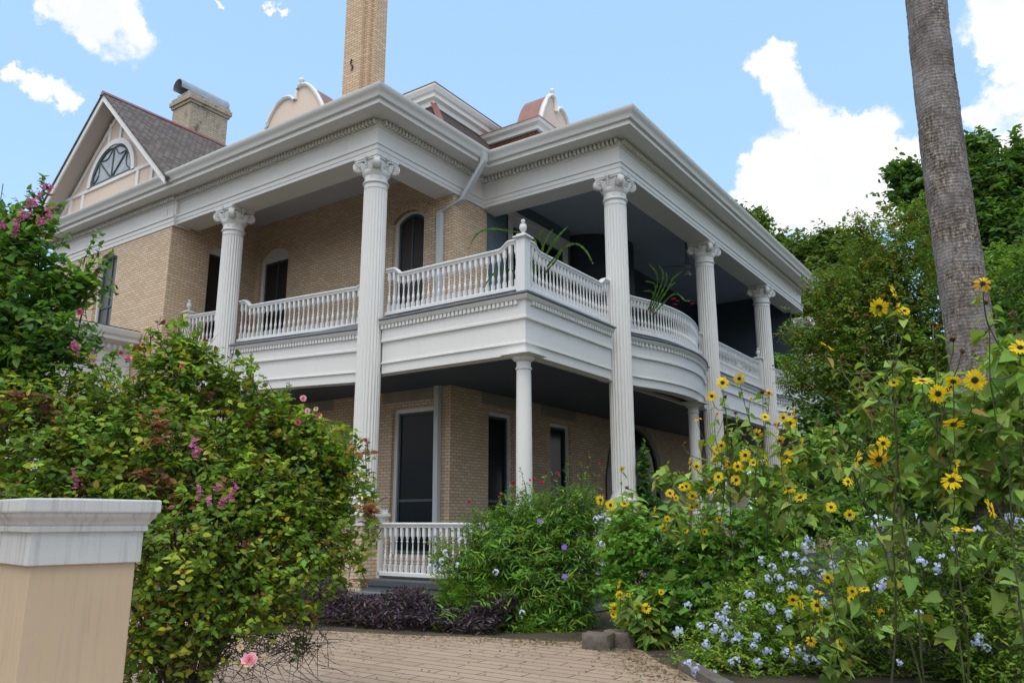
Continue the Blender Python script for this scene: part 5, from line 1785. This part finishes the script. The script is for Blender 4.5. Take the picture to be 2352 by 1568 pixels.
sunflower('sunflower plant at the foot of the corner column', 12.6, 1420, back_, [(1440, 1120)], .17, [(1420, 1230, 50, 60, 0, 40), (1440, 1170, 40, 40, 0, 18), (1540, 1090, 40, 30, .4, 14)], px=13)
sunflower('little sunflower plant among the bright green shrub', 11.2, 1580, low_l, [(1640, 1180)], .14, [(1560, 1190, 60, 50, 0, 30)], px=12.5)
sprig = None

# ------------------------------------------------------------------ palm trunk
pb = at(2224, 800, 9.6)
pm = MB()
zs = np.linspace(0, 17.5, 640)
kk = 72
vs = []
rr0 = np.random.default_rng(3)
ph = rr0.random(60) * 6
for z in zs:
    cx, cy = pb[0] + .006 * z + .03 * math.sin(z * .7), pb[1] + .012 * (z - 4)
    rb_ = .285 + .06 * math.exp(-z * 1.3) - .0045 * z
    for i in range(kk):
        a = 2 * math.pi * i / kk
        r = rb_ * (1 + .018 * math.sin(z * 9 + 2 * math.sin(a * 3)) + .022 * math.sin(a * 5 + z * 1.3 + ph[3]) * math.sin(z * 2.1 + ph[4]) + .005 * math.sin(z * 58 + 3 * math.sin(a * 2) + ph[7]) + .010 * rr0.normal())
        vs.append((cx + r * math.cos(a), cy + r * math.sin(a), z))
pm.add(vs, [(j * kk + i, j * kk + (i + 1) % kk, (j + 1) * kk + (i + 1) % kk, (j + 1) * kk + i) for j in range(len(zs) - 1) for i in range(kk)])
palm = empty('palm_tree', (pb[0], pb[1], 0), 'tall palm with rough grey trunk rising out of the sunflowers', 'palm')
put('trunk', (pm, 80), PALMB, palm)
lv = Leaves()
for k in range(26):
    a = k * 2.4
    el = -.5 + 1.4 * (k / 26)
    d0 = np.array([math.cos(a) * math.cos(el), math.sin(a) * math.cos(el), math.sin(el)])
    base = np.array([pb[0] + .1, pb[1] + .16, 17.5])
    fan = base + d0 * 1.1
    th = np.linspace(-1.9, 1.9, 26)
    sd = unit(np.cross(d0, [0, 0, 1.0]))
    ax = np.cos(th)[:, None] * d0 + np.sin(th)[:, None] * sd
    lv.add(np.tile(fan, (26, 1)), ax, np.tile(unit(np.cross(sd, d0)), (26, 1)), 1.0, .07, (.07, .13, .03), 'lance', .2, .35)
    lv.add([base], [d0], [np.cross(sd, d0)], 1.12, .05, (.1, .12, .04), 'blade', .2, .0)
put('crown', lv.mesh('crown'), LEAF, palm)


# ------------------------------------------------------------------ trees
def tree(name, label, spec, n, L, W, pal, base_uv, D, r0, shape='fast', length=.5, nl=7, bark=None, lo=.35, nlimb=None, group='trees beyond the garden'):
    bl = blobs_of(spec)
    c = np.mean([q for q, _ in bl], 0)
    b = at(base_uv, 1000, D)
    root = np.array([b[0], b[1], 0.0])
    o = empty(name, root, label, 'tree', group)
    lv, st = Leaves(), MB()
    tp, ou = sample(bl, n, lo, .6, .3)
    shoots(lv, tp, ou, length, nl, L, W, pal, shape, .4)
    put('crown', lv.mesh('crown'), LEAF, o)
    for k in range(3 if r0 < .1 else 1):
        fork = root + (c - root) * np.array([.4, .4, .45]) + RNG.normal(0, .15, 3)
        st.tube([root + RNG.normal(0, .06, 3) * np.array([1, 1, 0]), (root + fork) / 2 + RNG.normal(0, .06, 3), fork], [r0 * 1.15, r0, r0 * .8], 9)
        limbs(st, fork, bl[k::3] if r0 < .1 else bl, r0 * .6, .2)
    put('trunk', st, bark or BARK, o)
    return o


tree('crape_myrtle', 'olive and rust leaved crape myrtle at the far porch corner, left of the palm', [(1890, 840, 17.5, 100, 80), (1845, 770, 17.8, 62, 45), (1960, 720, 18, 120, 100), (2030, 580, 18.4, 95, 90), (1975, 520, 18.5, 40, 45), (2090, 500, 18.5, 70, 60), (2110, 660, 18, 80, 130), (2080, 800, 17.5, 100, 100), (1990, 880, 17.4, 110, 60), (2160, 760, 17.6, 80, 130),
      (1830, 870, 17.3, 45, 40), (1905, 660, 18.2, 60, 60), (2000, 640, 18.2, 90, 90), (1960, 800, 17.8, 110, 90), (2050, 700, 18.4, 90, 110)],
     5600, .08, .046, P_CRAPE, 2040, 17.6, .075, length=.36, nl=8)
tree('dark_oak', 'dark green oak whose crown shows on both sides of the palm trunk', [(2110, 430, 33, 75, 55), (2075, 385, 33, 50, 28), (2200, 440, 33, 80, 90), (2240, 330, 33, 45, 40), (2290, 420, 32, 80, 80), (2345, 380, 32, 40, 85), (2300, 540, 31, 90, 110), (2190, 560, 32, 90, 100), (2350, 480, 32, 60, 80)],
     3600, .26, .15, P_DARK, 2230, 33, .3, length=.9, nl=8)
tree('hackberry_tree', 'pale green tree rising over the eave just right of the house', [(1735, 505, 55, 36, 34), (1775, 560, 54, 50, 40), (1830, 590, 53, 70, 60), (1880, 600, 52, 70, 70), (1870, 690, 50, 90, 90), (1920, 550, 52, 55, 40), (1950, 640, 50, 80, 90), (1700, 490, 56, 20, 22), (1985, 590, 52, 60, 60)],
     3600, .36, .21, [(5, G(.075, .125, .03)), (3, G(.10, .155, .034)), (2, G(.055, .10, .025))], 1850, 53, .35, length=1.3, nl=8)
tree('yellow_green_tree', 'yellow green leafy tree behind the palm at the right edge', [(2320, 700, 22, 80, 110), (2270, 820, 21, 80, 90), (2350, 860, 20, 60, 120), (2200, 850, 21, 80, 90), (2310, 600, 23, 60, 50)],
     2600, .13, .08, [(4, G(.10, .19, .028)), (2, G(.15, .22, .03)), (2, G(.06, .12, .02))], 2290, 21.5, .14, length=.5, nl=8)
tree('shade_tree', 'dark leafy tree low behind the sunflowers, right of the house end', [(1900, 960, 24, 90, 70), (2020, 960, 24, 110, 90), (2150, 960, 23, 110, 90), (2290, 960, 23, 120, 110)],
     2400, .16, .10, P_DARK, 2080, 23.6, .16, length=.6, nl=8)
tree('side_yard_tree', 'dark tree at the far left edge beyond the coral vine', [(5, 510, 30, 55, 50), (-40, 620, 30, 90, 110), (30, 620, 30, 50, 60), (-60, 480, 30, 60, 60)],
     1500, .22, .13, P_DARK + [(1, G(.06, .13, .05))], -20, 30, .25, length=.8, nl=8)
for k, (u, d_) in enumerate([(1930, 75), (2100, 80), (2260, 70), (2420, 65), (1800, 95)]):
    tree('distant_tree', ['rounded distant tree low on the skyline behind the crape myrtle', 'rounded distant tree low on the skyline left of the palm', 'rounded distant tree low on the skyline right of the palm', 'rounded distant tree beyond the right edge of the garden', 'rounded distant tree low behind the house end'][k],
         [(u - 60, 900, d_, 90, 120), (u + 50, 880, d_, 100, 130), (u, 800, d_, 80, 80), (u, 1050, d_, 160, 120)], 900, .7, .45, P_FAR, u, d_, .4, length=2.0, nl=8)

# ------------------------------------------------------------------ gate pier
A0, A1 = at(60, 1140, 4.2), at(372, 1155, 4.715)
ztop = 1.843
ex = unit(np.array([A1[0] - A0[0], A1[1] - A0[1]]))
ey = np.array([-ex[1], ex[0]])
SZ = np.linalg.norm(A1[:2] - A0[:2])
pc = A0[:2] + ex * SZ / 2 + ey * SZ / 2
pier = empty('gate_pier', (pc[0], pc[1], 0), 'square tan stucco gate pier with stained white moulded cap', 'gate pier')


def sqsec(prof, n=4):
    m = MB()
    vs = []
    for a, z in prof:
        for sx, sy in ((-1, -1), (1, -1), (1, 1), (-1, 1)):
            q = pc + ex * sx * a + ey * sy * a
            vs.append((q[0], q[1], z))
    k = len(prof)
    return m.add(vs, [(j * 4 + i, j * 4 + (i + 1) % 4, j * 4 + 4 + (i + 1) % 4, j * 4 + 4 + i) for j in range(k - 1) for i in range(4)] + [(3, 2, 1, 0), tuple(range(4 * k - 4, 4 * k))])


h = SZ / 2
cp = put('cap', sqsec([(h - .068, 1.485), (h - .064, 1.49), (h - .064, 1.66), (h - .046, 1.664), (h - .046, 1.69), (h - .052, 1.695), (h - .044, 1.702), (h - .036, 1.72), (h - .018, 1.745), (h - .012, 1.765), (h - .002, 1.77), (h, 1.778), (h, ztop - .006), (h - .008, ztop), (.02, ztop + .012)]), CAPM, pier)
sf = put('shaft', sqsec([(h - .085, 0), (h - .085, 1.49)]), STUCCO, pier)
for o in (cp, sf):
    bv = o.modifiers.new('bevel', 'BEVEL')
    bv.width = .007
    bv.segments = 2
    bv.limit_method = 'ANGLE'
    bv.angle_limit = math.radians(50)

# ------------------------------------------------------------------ plants and fan on the upper porch
def strap_plant(label, base, arcs, group):
    o = empty('orchid_cactus', (base[0], base[1], 5.93), label, 'potted plant', group)
    put('pot', MB().lathe([(.10, 5.93), (.13, 6.05), (.155, 6.2), (.165, 6.21), (.165, 6.25), (.15, 6.25), (.14, 6.2), (.001, 6.19)], 20, (base[0], base[1], 0)), POT, o)
    put('pot_stand', MB().lathe([(.16, 5.935), (.16, 5.94), (.02, 5.945), (.02, 5.95)], 12, (base[0], base[1], 0)), IRON, o)
    m = Leaves()
    b = np.array([base[0], base[1], 6.22])
    for arc in arcs:
        P_ = [b] + [at(u, v, d_) for u, v, d_ in arc]
        # smooth curve through the points
        ts = np.linspace(0, len(P_) - 1, 26)
        Q = []
        for t in ts:
            i = min(int(t), len(P_) - 2)
            f = t - i
            p0, p1, p2, p3 = P_[max(i - 1, 0)], P_[i], P_[i + 1], P_[min(i + 2, len(P_) - 1)]
            Q.append(.5 * ((2 * p1) + (-p0 + p2) * f + (2 * p0 - 5 * p1 + 4 * p2 - p3) * f * f + (-p0 + 3 * p1 - 3 * p2 + p3) * f ** 3))
        Q = np.array(Q)
        T = unit(np.gradient(Q, axis=0))
        sd = unit(np.cross(T, to_cam(b)))
        wd = .021 * np.minimum(1, np.linspace(.25, 5, 26)) * np.minimum(1, np.linspace(4, .2, 26)) + .006 * np.sin(np.arange(26) * 2.4)
        up = np.cross(sd, T)
        seg = np.linalg.norm(np.diff(Q, axis=0), axis=1)
        m.add(Q[:-1], T[:-1], up[:-1], seg * 1.15, wd[:-1] * 2, palette(25, [(1, G(.04, .085, .022)), (1, G(.055, .11, .026))], .12), 'blade', .25, 0)
    put('leaves', m.mesh('leaves'), LEAF, o)
    return o


strap_plant('arching orchid cactus in a pot behind the corner railing post', (3.25, 1.1),
            [[(1230, 560, 15.9), (1150, 527, 15.7), (1100, 535, 15.6), (1076, 572, 15.5)], [(1250, 560, 15.9), (1270, 527, 15.7)], [(1262, 570, 15.9), (1280, 545, 15.7), (1304, 520, 15.5)], [(1258, 580, 15.9), (1282, 548, 15.7)],
             [(1285, 580, 15.8), (1320, 560, 15.6), (1345, 575, 15.5), (1362, 606, 15.4)], [(1245, 580, 15.9), (1238, 545, 15.8), (1250, 525, 15.7)], [(1220, 640, 15.8), (1150, 620, 15.6), (1110, 660, 15.4)], [(1230, 650, 15.8), (1190, 690, 15.4)], [(1275, 600, 15.8), (1290, 565, 15.7)]],
            'potted plants on the upper porch')
fp = strap_plant('upright orchid cactus with hanging red flowers behind the bowed railing', (3.6, 5.7),
                 [[(1510, 650, 18.9), (1490, 605, 18.8)], [(1520, 650, 18.9), (1514, 608, 18.8)], [(1535, 660, 18.9), (1545, 640, 18.8), (1568, 622, 18.7)], [(1505, 665, 18.9), (1482, 645, 18.8)], [(1530, 670, 18.9), (1552, 648, 18.8)], [(1500, 680, 18.9), (1478, 668, 18.8)], [(1540, 680, 18.9), (1575, 690, 18.6), (1588, 690, 18.5)], [(1525, 660, 18.9), (1530, 625, 18.8)]],
                 'potted plants on the upper porch')
for (u, v, s_) in [(1547, 685, .06), (1551, 698, .055), (1590, 696, .05), (1556, 690, .04), (1495, 713, .04)]:
    bloom('flower', ROSEM[3], PETAL, fp, u, v, 18.4, s_ * 1.1, .5, None, (0, 0, -1))
fan = empty('ceiling_fan', (2.85, 11.15, 10.52), 'ceiling fan hanging from the upper porch ceiling', 'ceiling fan')
put('rod', MB().lathe([(.02, 9.75), (.02, 10.52)], 10, (2.85, 11.15, 0)), IRON, fan)
put('motor', MB().lathe([(.05, 9.58), (.12, 9.62), (.14, 9.70), (.10, 9.78), (.03, 9.80)], 18, (2.85, 11.15, 0)), SKYTINT, fan)
for k in range(4):
    a = k * math.pi / 2 + .4
    put('blade', MB().obox((2.85 + .48 * math.cos(a), 11.15 + .48 * math.sin(a)), (math.cos(a) * .34, math.sin(a) * .34), (-math.sin(a) * .065, math.cos(a) * .065), 9.69, 9.70), GREY, fan)
put('lamp_shade', MB().lathe([(.05, 9.56), (.10, 9.50), (.12, 9.40), (.09, 9.36)], 16, (2.85, 11.15, 0), False), SKYTINT, fan)


# ------------------------------------------------------------------ stone edging and litter
def stone(c, L, W, H, ang, label):
    m = MB()
    n = 12
    r = np.random.default_rng(int(abs(c[0] * 1000)) % 9999)
    vs = []
    for j, (s_, z) in enumerate(((1.0, -.05), (1.02, H * .45), (.99, H * .92), (.93, H))):
        for i in range(n):
            a = 2 * math.pi * i / n
            q = (abs(math.cos(a)) ** .28 * np.sign(math.cos(a)) * L / 2 * s_, abs(math.sin(a)) ** .28 * np.sign(math.sin(a)) * W / 2 * s_)
            k = 1 + r.normal(0, .05)
            vs.append((c[0] + k * (q[0] * math.cos(ang) - q[1] * math.sin(ang)), c[1] + k * (q[0] * math.sin(ang) + q[1] * math.cos(ang)), z + (r.normal(0, .012) if j > 1 else 0)))
    m.add(vs, [(j * n + i, j * n + (i + 1) % n, (j + 1) * n + (i + 1) % n, (j + 1) * n + i) for j in range(3) for i in range(n)] + [tuple(range(3 * n, 4 * n))])
    return tag(put('edging_stone', (m, 45), KERB), label, 'edging stone', 'stones edging the border')


gp = lambda u, v: (lambda d: CAMLOC + d * (-CAMLOC[2] / d[2]))(ray(u, v))
es = [(1375, 1490, 'squared grey edging stone beside the plumbago sprig, left of the gap'), (1424, 1486, 'squared grey edging stone under the small paving edge sunflower')]
for (u, v, lb) in es:
    q = gp(u, v)
    stone(q, .42, .3, .21, .1, lb)
q0, q1 = gp(1560, 1530), gp(1680, 1600)
kd = unit((q1 - q0)[:2])
kb = MB().obox((q0 + q1)[:2] / 2 + kd * .4, kd * 1.1, np.array([-kd[1], kd[0]]) * .09, -.03, .11)
tag(put('kerb', kb, KERB), 'low concrete kerb between the paving and the plumbago shrub', 'kerb')
lv = Leaves()
n = 2600
poly = np.array(path_poly[:11])
seg = RNG.integers(0, len(poly) - 1, n)
f = RNG.random((n, 1))
p2 = poly[seg] * (1 - f) + poly[seg + 1] * f
p2 = p2 + np.abs(RNG.normal(0, 1, (n, 1))) * np.array([[-.08, -.38]]) + RNG.normal(0, .1, (n, 2))
far = RNG.random(n) < .16
p2[far] = np.stack([RNG.uniform(2, 9, far.sum()), RNG.uniform(-7, -2.5, far.sum())], 1)
ax = unit(RNG.normal(0, 1, (n, 3)) * np.array([1, 1, .12]))
lv.add(np.concatenate([p2, np.full((n, 1), .026)], 1), ax, unit(np.array([0, 0, 1.0]) + RNG.normal(0, .3, (n, 3))), .05 * (.4 + RNG.random(n)), .02, palette(n, [(4, G(.13, .085, .05)), (2, G(.22, .16, .09)), (2, G(.09, .12, .03)), (1, G(.05, .03, .03))]), 'ovate', .3, .1)
tag(put('leaf_litter', lv.mesh('leaf_litter'), LEAF), 'dry leaves and clippings scattered along the paving edge', 'leaf litter', None, 'stuff')


# ------------------------------------------------------------------ trees added out of view to block low sky light
def sky_block_tree(x, y, h, r, label):
    o = empty('sky_block_tree', (x, y, 0), label, 'tree', 'added unseen trees blocking low sky')
    bl = [(np.array([x + RNG.normal(0, r * .45), y + RNG.normal(0, r * .45), h * (.45 + .4 * RNG.random())]), np.array([r * .6, r * .6, r * .6])) for _ in range(9)]
    lv, st = Leaves(), MB()
    tp, ou = sample(bl, 1300, .3, .6, 1.2)
    shoots(lv, tp, ou, 1.4, 7, .55, .36, P_DARK, 'fast', .4)
    put('crown', lv.mesh('crown'), LEAF, o)
    st.tube([(x, y, 0), (x, y, h * .35)], [.4, .3], 10)
    limbs(st, (x, y, h * .34), bl, .2, .2)
    put('trunk', st, BARK, o)


for x, y, h, r, lb in ((20, -36, 14, 7, 'added unseen dark tree blocking low sky, facing the porch corner'), (4, -38, 15, 7, 'added unseen dark tree blocking low sky, facing the west wing'), (36, -26, 14, 7, 'added unseen dark tree blocking low sky, behind the camera to the right'),
                       (30, 2, 12, 7, 'added unseen dark tree blocking low sky, off to the right of the sunflowers'), (31, 20, 12, 7, 'added unseen dark tree blocking low sky, off to the right of the rear porch'), (-14, -36, 14, 7, 'added unseen dark tree blocking low sky, beyond the side porch')):
    sky_block_tree(x, y, h, r, lb)


# ------------------------------------------------------------------ tree added right of the house to block light from the porch
o = empty('porch_shade_tree', (13.6, 7.5, 0), 'dark leafy tree added to shade the porch, at the right edge behind the palm trunk', 'tree', 'trees beyond the garden')
bl = [(np.array([13.6 + a, 7.5 + b, z]), np.array([r, r, r])) for a, b, z, r in ((0, 0, 7.6, 1.9), (-1.6, .6, 6.2, 1.6), (1.6, -.4, 6.6, 1.8), (-.6, 1.8, 6.8, 1.7), (.4, -1.6, 5.8, 1.5), (-1.4, -1.0, 4.9, 1.3), (1.8, 1.4, 5.2, 1.6), (-.2, .4, 8.8, 1.2), (-1.2, 1.6, 4.6, 1.4))]
lv, st = Leaves(), MB()
tp, ou = sample(bl, 3200, .3, .6, 1.2)
shoots(lv, tp, ou, .5, 8, .12, .06, P_DARK, 'fast', .4)
put('crown', lv.mesh('crown'), LEAF, o)
st.tube([(13.6, 7.5, 0), (13.55, 7.5, 2.0), (13.6, 7.5, 3.6)], [.24, .2, .17], 10)
limbs(st, (13.6, 7.5, 3.5), bl, .11, .2)
put('trunk', st, BARK, o)
